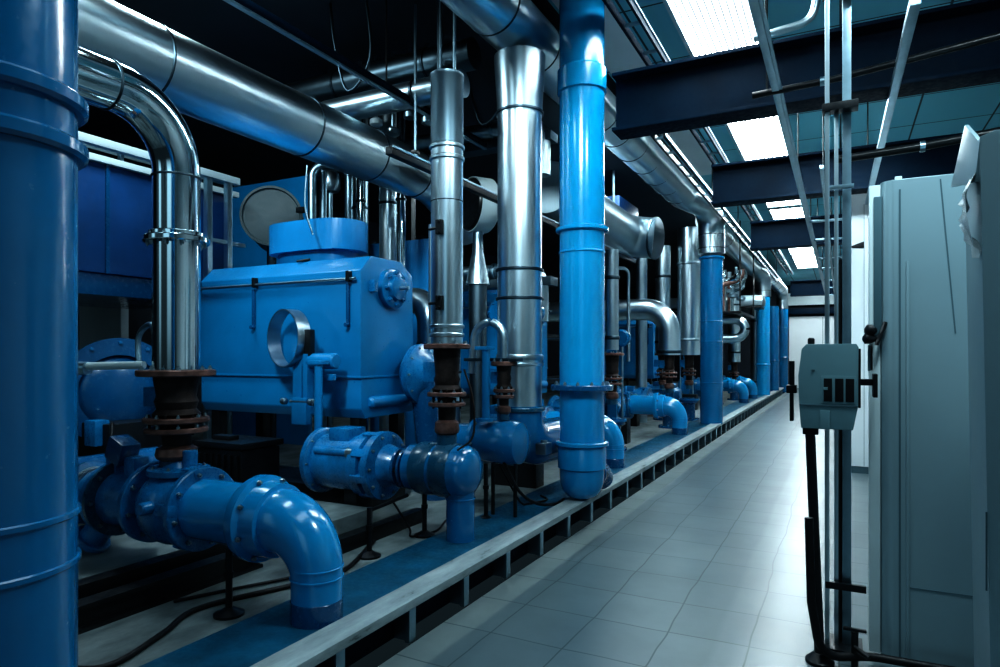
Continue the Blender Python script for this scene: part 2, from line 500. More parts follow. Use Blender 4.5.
# second column with bolted flange and rounded foot
x, y, r = -2.03, 5.51, .203
t = thing('blue_pipe_column', 'bright blue pipe column with bolted flange and rounded foot, standing at the kerb in the centre', 'pipe', (x, y, .232))
z0 = .232
MB().lathe((0, 0, 0), (0, 0, 1), [(0, 0), (.005, .07), (.03, .13), (.08, .17), (.15, .192), (.22, .196), (.98 - z0 - .02, .196), (1.2 - z0, .196)], 48).build('foot', 'elbow', t)
MB().lathe((0, 0, 1.2 - z0), (0, 0, 1), [(0, r - .004), (ZC - 1.2, r - .004)], 48).build('pipe_body', 'bright', t)
MB().lathe((0, 0, .5 - z0), (0, 0, 1), [(0, .198), (.01, .212), (.2, .212), (.22, .198)], 48).build('sleeve', 'elbow', t)
MB().ring((0, 0, .725 - z0), (0, 0, 1), .236, .045, .036).build('bead', 'elbow', t)
flange(t, (0, 0, 1.215 - z0), (0, 0, 1), .275, .05, 'deep', 12, .016, label='dark blue bolted flange ring')
MB().ring((0, 0, 2.60 - z0), (0, 0, 1), .233, .045, .034).build('bead', 'bright', t)
MB().ring((0, 0, 2.40 - z0), (0, 0, 1), .209, .02, .012).build('seam', 'bright', t)
MB().lathe((0, 0, 3.80 - z0), (0, 0, 1), [(0, r - .004), (.01, r + .014), (.2, r + .014), (.22, r - .004)], 48).build('sleeve', 'bright', t)
nz = MB().tube(fillet([(.02, .08, .19), (.02, .36, .19), (.02, .47, .10)], .1), .115, 24)
nz.build('nozzle', 'deep', t)
MB().ring((.02, .24, .19), (0, 1, 0), .128, .03, .016).build('seam', 'deep', t)

t3 = blue_column(-2.16, 12.86, .205, WZ, 3.35, [3.32], [2.13, 1.75, .98], 'blue', 'third blue pipe column down the aisle, topped by the silver duct elbow')
MB().lathe((0, 0, .0), (0, 0, 1), [(0, .12), (.1, .19), (.24, .207), (.4, .207)], 32).build('foot', 'blue', t3)
blue_column(-2.2, 22.6, .205, WZ, 3.35, [1.2], [2.2], 'bright', 'bright blue pipe column far down the aisle, just past the paired blue elbows')
blue_column(-2.15, 25.6, .19, WZ, 3.25, [1.3], [2.5], 'blue', 'blue pipe column second from the far end of the aisle')
blue_column(-2.1, 29.0, .22, .0, 3.35, [1.4], [2.6], 'blue', 'farthest blue pipe column, next to the white end door')

# ------------------------------------------------------------------ silver ducts
def duct(name, label, pts, R, r, seams, mat='silver', seg=40, n=10, cat='duct'):
    p0 = V(pts[0])
    t = thing(name, label, cat, p0)
    path = fillet([V(p) - p0 for p in pts], R, n)
    MB().tube(path, r, seg).build('duct_body', mat, t)
    for (p, ax, wd) in seams:
        MB().ring(V(p) - p0, ax, r + .007, wd, .012).build('seam_band', 'seam', t)
    return t
Yv = (0, 1, 0); Xv = (1, 0, 0); Zv = (0, 0, 1)
duct('silver_duct', 'long silver duct crossing the upper left, with an elbow behind the capped silver stack',
     [(-4.1, .3, 3.46), (-4.1, 6.3, 3.46), (-3.95, 6.95, 3.02)], .6, .25,
     [((-4.1, yy, 3.46), Yv, .018) for yy in (2.85, 4.25, 5.15, 5.9, 6.4)])
MB_d2 = duct('silver_duct', 'large silver overhead duct running along the kerb to the third blue column',
     [(-2.52, 3.6, 4.35), (-2.5, 11.95, 4.35), (-2.16, 12.86, 4.28), (-2.16, 12.86, 3.4)], .42, .242,
     [((-2.515, yy, 4.35), Yv, .016) for yy in (4.0, 4.75, 5.6, 6.5, 7.4, 8.0, 8.7, 9.4, 10.1, 10.8, 11.5)] + [((-2.16, 12.86, 3.75), Zv, .014), ((-2.16, 12.86, 3.5), Zv, .014)])
duct('silver_duct', 'distant silver overhead duct beyond the third blue column, bending down at its far end',
     [(-2.42, 13.9, 4.25), (-2.42, 21.9, 4.2), (-2.2, 22.6, 4.1), (-2.2, 22.6, 3.36)], .4, .235,
     [((-2.42, yy, 4.24), Yv, .014) for yy in (14.5, 16, 17.5, 19, 20.5)] + [((-2.2, 22.6, 3.55), Zv, .014)])
duct('silver_duct', 'farthest silver duct near the end door, bending down into the last blue column',
     [(-2.1, 24, 4.1), (-2.1, 29.0, 4.1), (-2.1, 29.0, 3.36)], .4, .22, [((-2.1, yy, 4.1), Yv, .014) for yy in (24.5, 26, 27.5)])
# near riser: polished steel elbow
t = duct('steel_riser', 'polished steel elbow pipe behind the near blue column, feeding down onto a rusty valve',
     [(-3.3, .1, 2.87), (-3.3, 2.45, 2.87), (-3.3, 2.45, 1.42)], .36, .123,
     [((-3.3, 2.06, 2.87), Yv, .012), ((-3.3, 2.45, 2.49), Zv, .012)], 'chrome', 40, 14, 'pipe')
flange(t, (0, 2.35, 2.14 - 2.87), Zv, .172, .034, 'chrome', 10, .012, label='polished coupling flange', both=True)
MB().ring((0, 2.35, 2.17 - 2.87), Zv, .15, .03, .03).build('coupling_lip', 'chrome', t)
# silver riser under the big duct
t = thing('silver_riser', 'thick silver vertical pipe between the capped stack and the bright blue column', 'pipe', (-2.5, 5.22, 1.06))
MB().lathe((0, 0, 0), Zv, [(0, .195), (2.55, .195)], 48).build('pipe_body', 'silver', t)
MB().lathe((0, 0, 2.53), Zv, [(0, .2), (.1, .2), (.48, .225), (.52, .225)], 48).build('cone_cap', 'silver2', t)
for z in (2.55, 1.18, .93, .36): MB().ring((0, 0, z), Zv, .212, .026, .02).build('seam_band', 'seam' if z > .9 else 'silver', t)
MB().ring((0, 0, .42), Zv, .208, .05, .015).build('seam_band', 'silver2', t)
t = thing('pipe_elbow', 'teal elbow under the thick silver vertical pipe beside the bright blue column', 'pipe', (-2.5, 5.22, .6))
MB().tube(fillet([(0, 0, .46), (0, 0, .1), (.1, .95, .1)], .28), .2, 32).build('elbow_body', 'blue', t)
MB().ring((0, 0, .43), Zv, .222, .04, .03).build('collar', 'teal', t)
MB().box((.24, -.02, .1), (.1, .14, .1), .015).cyl((.24, -.02, .05), (.24, -.02, .17), .03).build('valve_block', 'bolt', t)
# capped stack
t = thing('silver_stack', 'slim silver vertical stack with a flat capped top, standing on a rusty valve', 'pipe', (-2.47, 3.97, 1.58))
MB().lathe((0, 0, 0), Zv, [(0, .113), (1.89, .113)], 40).build('pipe_body', 'silver', t)
MB().lathe((0, 0, 1.40), Zv, [(0, .116), (.46, .116), (.47, .122), (.49, .122), (.5, .11)], 40).build('cap', 'darkmetal', t)
for z in (1.30, 1.38, .06, .12): MB().ring((0, 0, z), Zv, .124, .03, .014).build('seam_band', 'silver2', t)
MB().ring((0, 0, 1.0), Zv, .116, .008, .006).build('seam_band', 'seam', t)
MB().cyl((-.15, .03, .05), (-.15, .03, .86), .022).build('side_tube', 'silver2', t)
for z in (.28, .80):
    q = MB().cyl((-.09, -.09, z), (.03, -.125, z), .01, 8).cyl((.02, -.16, z - .035), (.02, -.11, z - .035), .012, 8).cyl((.02, -.16, z + .035), (.02, -.11, z + .035), .012, 8)
    q.box((.02, -.13, z), (.05, .03, .1), .006)
    q.build('clamp', 'black', t)

# ------------------------------------------------------------------ rusty valve stacks
def rusty_valve(label, loc, R, H, hot=False, low=None):
    t = thing('rusty_valve', label, 'valve', loc)
    top = H
    f = flange(t, (0, 0, top - .02), Zv, R, .036, 'rust', 8, .013, 'top_flange', both=False)
    MB().lathe((0, 0, H * .52), Zv, [(0, R * .55), (.02, R * .62), (.05, R * .5), (.09, R * .56), (.12, R * .5), (H * .46 - .04, R * .58), (H * .46, R * .58)], 28).build('valve_body', 'rustdark', t)
    MB().box((-R * .72, 0, H * .72), (R * .7, R * .5, H * .2), .01).build('actuator_box', 'valve', t, 'blue box on the side')
    flange(t, (0, 0, H * .50), Zv, R * .84, .03, 'rust', 8, .011, 'middle_flange')
    flange(t, (0, 0, H * .40), Zv, R * .8, .03, 'rust', 8, .011, 'middle_flange')
    MB().lathe((0, 0, H * .24), Zv, [(0, R * .36), (H * .22, R * .4)], 24).build('neck', 'rustdark', t)
    MB().lathe((0, 0, H * .1), Zv, [(0, R * .40), (.012, R * .5), (H * .05, R * .54), (H * .12, R * .5), (H * .15, R * .34)], 28).build('bulb', 'rust', t)
    MB().lathe((0, 0, 0), Zv, [(0, R * .42), (H * .1, R * .42)], 24).build('foot_ring', 'teal', t)
    for k in range(6):
        a = 2 * PI * k / 6
        MB().cyl((R * .66 * math.cos(a), R * .66 * math.sin(a), H * .36), (R * .66 * math.cos(a), R * .66 * math.sin(a), H * .56), .007, 6).build('stud', 'rustdark', t)
    return t
rusty_valve('large rusty valve stack under the polished steel elbow pipe', (-3.3, 2.45, .86), .205, .56)
rusty_valve('rusty valve stack under the slim capped silver stack', (-2.47, 3.97, .87), .165, .71)
rv = rusty_valve('small dark rusty valve under the thin arched grey pipe', (-2.4, 4.72, .98), .105, .47)
t = thing('arched_pipe', 'thin grey arched pipe rising from the small dark rusty valve', 'pipe', (-2.4, 4.72, 1.45))
MB().tube(fillet([(0, 0, 0), (0, 0, .30), (-.26, 0, .34), (-.30, 0, -.1)], .15), .034, 16).build('pipe_body', 'silver2', t)
MB().bb(-.34, .14, -.06, .06, -.0, .025, .004).build('bracket_plate', 'seam', t)

# ------------------------------------------------------------------ cross lines: elbow, valve, strainer
def elbow_pipe(label, loc, r, zc, L, collar_at, mats=('bright', 'elbow'), post=True):
    # stands on the walkway at loc, rises, bends to -X
    t = thing('elbow_pipe', label, 'pipe', loc)
    rb = .235
    path = fillet([(0, 0, 0), (0, 0, zc), (-L, 0, zc)], rb, 14)
    dl = [0]
    for a, b in zip(path, path[1:]): dl.append(dl[-1] + (b - a).length)
    MB().tube(path, [r + .04 * min(1, max(0, (d - .2) / .35)) for d in dl], 40).build('pipe_body', mats[1], t)
    MB().lathe((0, 0, 0), Zv, [(0, r + .004), (.1, r + .004), (.105, r)], 40).build('base_sleeve', 'deep', t)
    r0 = r; r = r + .04
    for z in (.21, .26): MB().ring((0, 0, z), Zv, r0 + .008, .01, .01).build('seam', mats[1], t)
    MB().ring((-rb - .03, 0, zc), Xv, r + .007, .012, .01).build('seam', mats[1], t)
    c = MB().lathe((-collar_at - .04, 0, zc), Xv, [(0, r + .005), (0, r + .052), (.012, r + .058), (.055, r + .058), (.07, r + .03), (.16, r + .022), (.165, r)], 40, False).build('collar', mats[1], t)
    bolts(c, (-collar_at + .03, 0, zc), Xv, r + .04, 8, .013, 'bolt', .3)
    return t
elA = elbow_pipe('large blue elbow pipe in the near foreground, bending down onto the walkway', (-2.27, 2.45, WZ), .122, .665 - WZ, .80, .36)

def gate_valve(label, loc, r, L, mat='valve'):
    # axis along -X starting at 0, loc is at pipe axis
    t = thing('flanged_valve', label, 'valve', loc)
    flange(t, (-.02, 0, 0), Xv, r + .075, .04, mat, 8, .014, both=True)
    flange(t, (-L + .02, 0, 0), Xv, r + .075, .04, mat, 8, .014, both=True)
    MB().lathe((-L, 0, 0), Xv, [(0, r), (.05, r), (L * .3, r + .05), (L * .5, r + .065), (L * .7, r + .05), (L - .05, r), (L, r)], 32).build('valve_body', mat, t)
    b = MB().lathe((-L * .5, 0, r * .5), Zv, [(0, r * .8), (r * .65, r * .75), (r * .66, r + .01), (r * .66 + .03, r + .01), (r * .66 + .04, r * .6), (r * .66 + .09, r * .4)], 24).build('bonnet', mat, t)
    bolts(b, (-L * .5, 0, r * 1.16 + .03), Zv, r * .85, 6, .011)
    MB().cyl((-L * .28, .0, r * .9), (-L * .28, 0, r + .16), .04, 20, .006).build('port', mat, t)
    MB().box((-L * .75, -.05, r + .02), (.07, .07, .1), .012).build('lug', mat, t)
    for a in range(5):
        g = a * 2 * PI / 5 + .5
        MB().box((-L * .12, (r + .05) * math.cos(g), (r + .05) * math.sin(g)), (.11, .05, .06), .014, rx=g).build('lug', mat, t)
    MB().cyl((-L * .4, -r - .03, .03), (-L * .4, -r - .11, .03), .035, 16, .008).build('drain_plug', mat, t)
    return t
gvA = gate_valve('blue flanged valve joined to the large foreground elbow, below the large rusty stack', (-3.07, 2.45, .665), .152, .42)

def strainer(label, loc, r, L, mat='valve'):
    t = thing('pipe_strainer', label, 'strainer', loc)
    MB().lathe((-L, 0, 0), Xv, [(0, r * .8), (L * .1, r), (L * .12, r * 1.25), (L * .2, r * 1.3), (L * .24, r), (L * .5, r * 1.1), (L * .52, r * 1.45), (L * .6, r * 1.45), (L * .62, r * 1.12), (L * .85, r), (L, r * .85)], 36).build('body', mat, t)
    c = MB().lathe((-L * .42, 0, 0), Xv, [(0, r * 1.05), (0, r * 1.5), (.03, r * 1.52), (.03, r * 1.05)], 36, False).build('collar', 'teal', t)
    bolts(c, (-L * .42 + .03, 0, 0), Xv, r * 1.32, 8, .013)
    MB().ring((-L * .7, 0, 0), Xv, r * 1.12, .018, .02).build('clamp_band', 'bolt', t, 'shiny metal band')
    MB().ring((-L * .75, 0, 0), Xv, r * 1.12, .018, .02).build('clamp_band', 'bolt', t, 'shiny metal band')
    MB().tube([(-L * .45, -.02, -r * .6), (-L * .62, -.06, -r * 1.65)], r * .55, 20).build('basket_leg', mat, t)
    MB().cyl((-L * .62, -.06, -r * 1.65), (-L * .65, -.068, -r * 1.85), r * .75, 20, .008).build('basket_cap', mat, t)
    for dx in (-.15, -.32): MB().box((dx, 0, r + .05), (.1, .1, .12), .02).build('valve_head', mat, t)
    MB().box((-.25, -.02, r + .14), (.14, .12, .14), .02, ry=.4).build('lever', 'deep', t)
    return t
strainer('dark blue ringed strainer left of the near flanged valve', (-3.50, 2.45, .655), .145, .75)
t = thing('pipe_run', 'dark blue pipe stub between the near strainer and the back of the machine room', 'pipe', (-4.25, 2.45, .655))
MB().tube(fillet([(0, 0, 0), (-.5, 0, 0), (-.5, .9, 0)], .2), .13, 28).build('pipe_body', 'deep', t)

# second cross line: drum ended elbow with teal bands
def drum_elbow(label, loc, zc, r=.1):
    t = thing('drum_elbow', label, 'pipe', loc)
    MB().lathe((0, 0, 0), Zv, [(0, r), (zc, r)], 36).build('leg_pipe', 'blue', t)
    MB().ring((0, 0, zc - .19), Zv, r + .006, .012, .01).build('seam', 'blue', t)
    MB().lathe((-.42, 0, zc), Xv, [(0, .12), (.02, .165), (.30, .18), (.45, .18), (.50, .165), (.535, .12), (.55, .06), (.555, 0)], 40).build('drum', 'blue', t)
    MB().ring((-.09, 0, zc), Xv, .192, .14, .02).build('wide_band', 'teal', t, 'dark teal wide band')
    MB().ring((-.26, 0, zc), Xv, .187, .14, .02).build('wide_band', 'teal', t, 'dark teal wide band')
    return t
drum_elbow('round-ended blue pipe with two dark teal bands, standing on the walkway behind the foreground elbow', (-2.36, 3.97, WZ), .69 - WZ)

def pump(label, loc, r, L):
    t = thing('blue_pump', label, 'pump', loc)
    MB().lathe((-L, 0, 0), Xv, [(0, r * .7), (.03, r * .9), (.08, r * .92), (L * .75, r * .95), (L * .78, r * .8), (L, r * .55)], 36).build('casing', 'valve', t)
    f1 = MB().lathe((-L + .0, 0, 0), Xv, [(0, r), (.02, r * 1.12), (.06, r * 1.12), (.08, r)], 36).build('end_flange', 'valve', t)
    bolts(f1, (-L + .06, 0, 0), Xv, r * 1.02, 8, .013)
    f2 = MB().lathe((-L * .42, 0, 0), Xv, [(0, r * .94), (.015, r * 1.07), (.1, r * 1.07), (.11, r * .94)], 36).build('end_flange', 'valve', t)
    f3 = MB().lathe((-L * .24, 0, 0), Xv, [(0, r * .9), (.015, r * 1.12), (.07, r * 1.12), (.08, r * .85)], 36).build('end_flange', 'valve', t)
    bolts(f3, (-L * .24 + .07, 0, 0), Xv, r * .98, 10, .014)
    for k in range(8):
        a = 2 * PI * k / 8 + .3
        MB().box((-L * .26, r * 1.0 * math.cos(a), r * 1.0 * math.sin(a)), (.14, .06, .06), .012, rx=a).build('lug', 'valve', t)
    MB().box((-L * .62, -.02, r * .98), (.2, .2, .1), .02).build('terminal_box', 'valve', t)
    MB().cyl((-L * .85, -r * .8, r * .45), (-L * .45, -r * .8, r * .45), .03, 14, .006).build('side_rod', 'valve', t)
    MB().box((-L * .5, 0, -r * .9 - .12), (.12, .2, .66 - PAD - r * .9 + .03 - .0), .01).build('pedestal', 'black', t) if L > .5 else None
    MB().lathe((-L * .45, -r * .8, r * .45), Xv, [(0, .03), (.01, .04), (.06, .04), (.07, .025)], 12).build('rod_nut', 'bolt', t, 'grey metal nut')
    return t
pump('blue pump casing with bolted flanges beneath the big blue hood', (-2.88, 3.97, .68), .225, .76)
def coupling(label, loc, L, r):
    t = thing('shaft_coupling', label, 'coupling', loc)
    MB().lathe((-L, 0, 0), Xv, [(0, r * .6), (L * .2, r * .6), (L * .22, r), (L * .36, r), (L * .38, r * .7), (L * .6, r * .7), (L * .62, r), (L * .78, r), (L * .8, r * .6), (L, r * .6)], 28).build('body', 'deep', t)
    for k in range(6):
        a = 2 * PI * k / 6
        MB().box((-L * .5, r * .82 * math.cos(a), r * .82 * math.sin(a)), (L * .5, .03, .035), .006, rx=a).build('jaw', 'black', t)
    return t
coupling('dark coupling between the blue pump and the teal banded pipe', (-2.765, 3.97, .68), .12, .15)

t = thing('blue_drum', 'plain blue tapered drum on the walkway edge, under the small dark rusty valve', 'pump', (-2.2, 4.72, .80))
MB().lathe((-.75, 0, 0), Xv, [(0, .1), (.06, .13), (.3, .14), (.34, .165), (.64, .18), (.70, .165), (.74, .1), (.75, 0)], 36).build('drum_body', 'blue', t)
f = MB().lathe((-.46, 0, 0), Xv, [(0, .15), (.01, .19), (.04, .19), (.05, .15)], 32).build('rim', 'blue', t)
bolts(f, (-.42, 0, 0), Xv, .175, 6, .012)
MB().box((-.55, -.1, -.1), (.12, .08, .1), .02).build('lug', 'valve', t)
for dx in (-.1, -.3): MB().cyl((dx, 0, -.588), (dx, 0, -.15), .016, 10).build('leg', 'black', t)

# farther repeats of the cross lines
rep = [(7.37, 'blue elbow on the walkway right behind the bright blue column'),
       (10.9, 'blue elbow pipe on the walkway midway between the bright and the third blue columns'),
       (18.9, 'nearer of the two paired blue elbows past the third blue column'),
       (21.0, 'farther of the two paired blue elbows past the third blue column')]
for yv, lab in rep: dup(elA, (-2.33, yv, WZ), lab)
pmp = [(6.72, 'blue pump with bolted flanges behind the bright blue column, low to its left'),
       (8.95, 'blue pump just right of the bright blue column, nearest of that row'),
       (10.0, 'blue pump in front of the midway walkway elbow'),
       (12.0, 'blue pump immediately left of the third blue column'),
       (14.15, 'blue pump right after the third blue column'),
       (17.6, 'blue pump left of the paired far elbows')]
p0 = [o for o in bpy.data.objects if o.name.startswith('blue_pump')][0]
for yv, lab in pmp: dup(p0, (-3.0, yv, .66), lab)
gv0 = gvA
for yv, lab in ((7.37, 'blue flanged valve feeding the elbow behind the bright blue column'), (10.9, 'blue flanged valve feeding the midway walkway elbow'),
                (18.9, 'blue flanged valve feeding the nearer of the paired far elbows'), (21.0, 'blue flanged valve feeding the farther of the paired far elbows')):
    dup(gv0, (-3.13, yv, .655), lab)

# ------------------------------------------------------------------ big blue hood (machine housing)
def machine_hood(label, loc):
    t = thing('machine_hood', label, 'machine', loc)
    # local: origin at right front bottom; x 0 .. -1.94, y 0 .. .75, z from .96
    L = 1.94
    up = [(0, 0, 1.32), (0, 0, 2.20), (0, .14, 2.335), (0, .56, 2.335), (0, .74, 2.22), (0, .76, 1.32)]
    MB().prism(up, (-L, 0, 0), .012).build('housing', 'hood', t)
    lo = [(-.0, .012, 1.05), (-.0, .012, 1.318), (-.0, .745, 1.318), (-.0, .745, .98), (-.0, .06, .97)]
    MB().prism(lo, (-L, 0, 0), .012).build('lower_skirt', 'hood', t)
    MB().bb(-L - .006, .006, -.006, .766, 1.308, 1.326, .003).build('ledge', 'hood', t)
    # hinge bar on the front
    bar = MB().cyl((-L - .01, -.03, 2.13), (-.03, -.03, 2.13), .013, 12).build('hinge_bar', 'gal', t)
    for x in (-L + .01, -1.18, -.10):
        MB().box((x, -.03, 2.15), (.03, .05, .09), .006).build('hinge_clip', 'black', bar)
    for x in (-1.21, -.12):
        MB().box((x, -.016, 1.92), (.028, .02, .34), .004).cyl((x, -.02, 1.75), (x, -.05, 1.75), .018, 10).build('hold_down_strap', 'deep', t)
    # flange on the right end
    f = MB().lathe((0, .40, 2.08), Xv, [(0, .16), (.0, .175), (.05, .175), (.06, .16), (.06, .11), (.10, .1), (.11, .05)], 36).build('inspection_flange', 'blue', t)
    bolts(f, (.06, .40, 2.08), Xv, .138, 8, .02, 'valve')
    MB().cyl((.1, .40, 2.08), (.2, .40, 2.08), .017, 12).build('spindle', 'gal', f, 'pale metal spindle')
    MB().box((.03, .13, 2.08), (.06, .05, .1), .01).build('latch', 'valve', t)
    MB().cyl((.0, .1, 1.10), (.0, .68, 1.10), .05, 20, .02).build('end_bulge', 'hood', t)
    for x, y in ((-.75, .10), (-.45, .42)):
        MB().cyl((x - .05, y, 2.335), (x + .06, y + .05, 2.352), .011, 8).build('roof_clip', 'black', t)
    # oval drum on the roof
    pts = []
    a, b = .50, .27
    for k in range(40):
        g = 2 * PI * k / 40
        pts.append((-.80 + a * (abs(math.cos(g)) ** .6) * (1 if math.cos(g) > 0 else -1), .37 + b * (abs(math.sin(g)) ** .8) * (1 if math.sin(g) > 0 else -1)))
    MB().prism([(x, y, 2.43) for x, y in pts], (0, 0, .27), .012).build('roof_drum', 'paleblue', t)
    MB().prism([(-.80 + (x + .80) * .82, .37 + (y - .37) * .82, 2.33) for x, y in pts], (0, 0, .1)).build('drum_neck', 'hood', t)
    # legs / skid below
    for x in (-.12, -1.82):
        for y in (.12, .66): MB().bb(x - .05, x + .05, y - .05, y + .05, PAD, 1.0, .005).build('leg', 'black', t)
    MB().bb(-1.9, -.05, .1, .7, PAD, .36, .01).build('skid', 'black', t)
    return t
hood = machine_hood('large glossy blue machine hood with an oval drum on its roof, behind the foreground pipes', (-3.51, 4.3, 0))
dup(hood, (-3.62, 7.7, 0), 'second blue machine hood, mostly hidden behind the thick silver vertical pipe')
dup(hood, (-3.7, 14.6, 0), 'third blue machine hood far back beyond the third blue column')

# hoop, bracket, actuator in front of the hood
t = thing('hoop_bracket', 'blue bracket with a round grey strap hoop in front of the big hood', 'bracket', (-3.95, 4.12, .86))
MB().lathe((-.2, -.05, .78), (.25, 1, 0), [(0, .235), (0, .245), (.12, .245), (.12, .235), (0, .235)], 48, False).build('strap_hoop', 'silver2', t)
MB().box((-.06, 0, .40), (.10, .05, .52), .008).build('bracket_plate', 'hood', t)
MB().box((.06, -.02, .40), (.05, .08, .5), .008).build('bracket_plate', 'hood', t)
MB().box((.02, -.06, .18), (.16, .06, .22), .012).build('foot_block', 'hood', t)
MB().box((.07, -.02, .72), (.07, .06, .26), .012).build('lever_stop', 'black', t)
MB().cyl((.06, 0, .59), (.34, 0, .59), .065, 24, .012).build('actuator', 'hood', t)
MB().cyl((-.08, -.08, .26), (.1, -.08, .26), .012, 10).build('pin', 'gal', t)
for x in (-.16, .14): MB().lathe((x, -.1, .26), Xv, [(0, .012), (.01, .028), (.05, .028), (.06, .012)], 12).build('pin_nut', 'gal', t)
MB().box((.3, -.02, .46), (.07, .05, .05), .008).build('latch', 'hood', t)
MB().box((.02, .06, .6), (.1, .16, .1), .01).build('mount', 'hood', t)
t = thing('standpipe', 'slim blue upright rod rising from the pump to the hoop bracket', 'pipe', (-3.66, 3.97, .86))
MB().cyl((0, 0, 0), (0, 0, .58), .032, 16).build('pipe_body', 'hood', t)
MB().box((-.02, .02, .58), (.12, .12, .03), .005).build('top_plate', 'hood', t)
MB().lathe((0, 0, 0), Zv, [(0, .06), (.02, .06), (.025, .032)], 16).build('foot_ring', 'hood', t)

dup(t, (-2.5, 4.6, .975), 'slim blue upright rod between the two rusty valves, right of the capped silver stack')
# dark motor under the hood
t = thing('black_motor', 'black boxy motor in the shadow under the big blue hood', 'motor', (-4.35, 3.8, PAD))
MB().box((0, 0, .36), (.5, .4, .42), .03).build('motor_body', 'black', t)
MB().box((0, 0, .6), (.54, .44, .05), .012).build('lid', 'black', t)
MB().box((-.1, -.05, .64), (.2, .1, .04), .01).build('handle', 'black', t)
MB().bb(-.3, .3, -.22, .22, 0, .15, .008).build('base', 'black', t)
for k in range(7): MB().box((-.21 + k * .07, -.205, .36), (.02, .03, .34), .004).build('fin', 'black', t)
cable_n = 0
def cable(label, pts, r=.012, mat='rubber', R=.15):
    p0 = V(pts[0])
    q = [V(p) - p0 for p in pts]; e = [q[0] * 2 - q[1]] + q + [q[-1] * 2 - q[-2]]; path = []
    for i in range(1, len(e) - 2):
        a, b, c, d = e[i - 1:i + 3]
        for k in range(8):
            u = k / 8
            path.append(.5 * (2 * b + (c - a) * u + (2 * a - 5 * b + 4 * c - d) * u * u + (3 * b - a - 3 * c + d) * u ** 3))
    path.append(q[-1])
    lo = min(p.z for p in q)
    for p in path: p.z = max(p.z, lo)
    o = MB().tube(path, r, 10).build('cable', mat)
    o.location = p0
    return tag(o, label, 'cable')

# skids and plinths on the slab
t = thing('skid_rail', 'black steel channel rail on the concrete beneath the near flanged valve', 'rail', (-3.22, 1.0, PAD))
MB().bb(-.05, .05, 0, 1.95, 0, .02).bb(-.05, .05, 0, 1.95, .11, .13).bb(-.01, .01, 0, 1.95, .02, .11).build('channel', 'black', t)
t = thing('skid_rail', 'black steel beam lying against the concrete block at lower left', 'rail', (-3.42, .8, PAD))
MB().bb(-.05, .05, 0, 2.35, 0, .16, .004).build('channel', 'black', t)
o = MB().bb(-4.7, -3.48, .6, 2.75, PAD, PAD + .13, .01).build('concrete_block', 'concrete'); tag(o, 'low grey concrete block under the near strainer', 'plinth')
o = MB().bb(-4.0, -3.02, 3.3, 3.84, PAD, PAD + .2, .01).build('pump_plinth', 'concrete'); tag(o, 'grey concrete plinth under the blue pump by the hood', 'plinth')
t = thing('skid_rail', 'black steel rail along the concrete plinth under the blue pump', 'rail', (-2.95, 3.05, PAD))
MB().bb(-.05, .04, 0, 1.3, 0, .1, .004).build('channel', 'black', t)

def stanchion(label, loc, h, arm=None):
    t = thing('pipe_stand', label, 'stand', loc)
    MB().cyl((0, 0, 0), (0, 0, h), .017, 12).build('post', 'black', t)
    MB().lathe((0, 0, 0), Zv, [(0, .075), (.012, .075), (.02, .05), (.04, .022)], 20).build('base', 'black', t)
    MB().lathe((0, 0, h * .55), Zv, [(0, .024), (.03, .024)], 12).build('collar', 'black', t)
    if arm: MB().tube([(0, 0, h - .02), (0, arm, h)], .014, 8).build('arm', 'black', t)
    return t
stanchion('black post propping up the foreground elbow pipe', (-2.74, 2.33, PAD), .34, .08)
stanchion('black post propping up the blue pump from its near side', (-2.72, 3.42, PAD), .32, .42)
stanchion('black post with a small caster beneath the teal banded pipe', (-2.68, 4.0, PAD), .36)
stanchion('black post under the plain blue drum', (-2.5, 4.60, PAD), .45)
Zc = PAD + .014
cable('black cable snaking over the concrete from the near blue column to the elbow pipe',
      [(-2.75, 1.0, Zc), (-2.98, 1.5, Zc), (-2.72, 1.68, Zc), (-2.80, 2.0, Zc), (-2.92, 2.3, Zc), (-2.75, 2.75, Zc), (-2.66, 3.1, Zc), (-2.9, 3.7, Zc)], .014)
cable('second thin cable looping behind the foreground elbow foot',
      [(-3.12, 2.3, Zc), (-3.0, 2.55, Zc), (-2.85, 2.85, Zc), (-2.80, 3.05, Zc), (-2.95, 3.2, Zc)], .009)
cable('thin black cable hanging from the pump beside the teal banded pipe',
      [(-2.9, 3.9, .45), (-2.78, 3.95, .25), (-2.72, 3.9, Zc), (-2.65, 4.1, Zc), (-2.75, 4.4, Zc)], .008, R=.06)
cable('black hose drooping from the plain blue drum to the kerb',
      [(-2.35, 4.62, .66), (-2.25, 4.7, .42), (-2.2, 4.95, .28), (-2.16, 5.25, WZ + .016), (-2.18, 5.45, WZ + .016)], .013, R=.1)
cable('thin black cord falling from the drum onto the walkway behind the kerb',
      [(-2.52, 4.8, .66), (-2.45, 4.95, .4), (-2.4, 5.1, WZ + .012), (-2.3, 5.35, WZ + .012), (-2.42, 5.5, WZ + .012)], .009, R=.08)
cable('thin rust brown wire looping under the slim capped stack valve',
      [(-2.3, 3.92, 1.4), (-2.22, 3.9, 1.2), (-2.22, 3.9, .95), (-2.32, 3.86, .85)], .007, 'rustdark', .06)
cable('grey cord hanging from the hood rail behind the polished elbow pipe',
      [(-4.0, 4.2, 3.1), (-4.02, 4.2, 2.75), (-3.98, 4.25, 2.52)], .008, 'gal', .05)

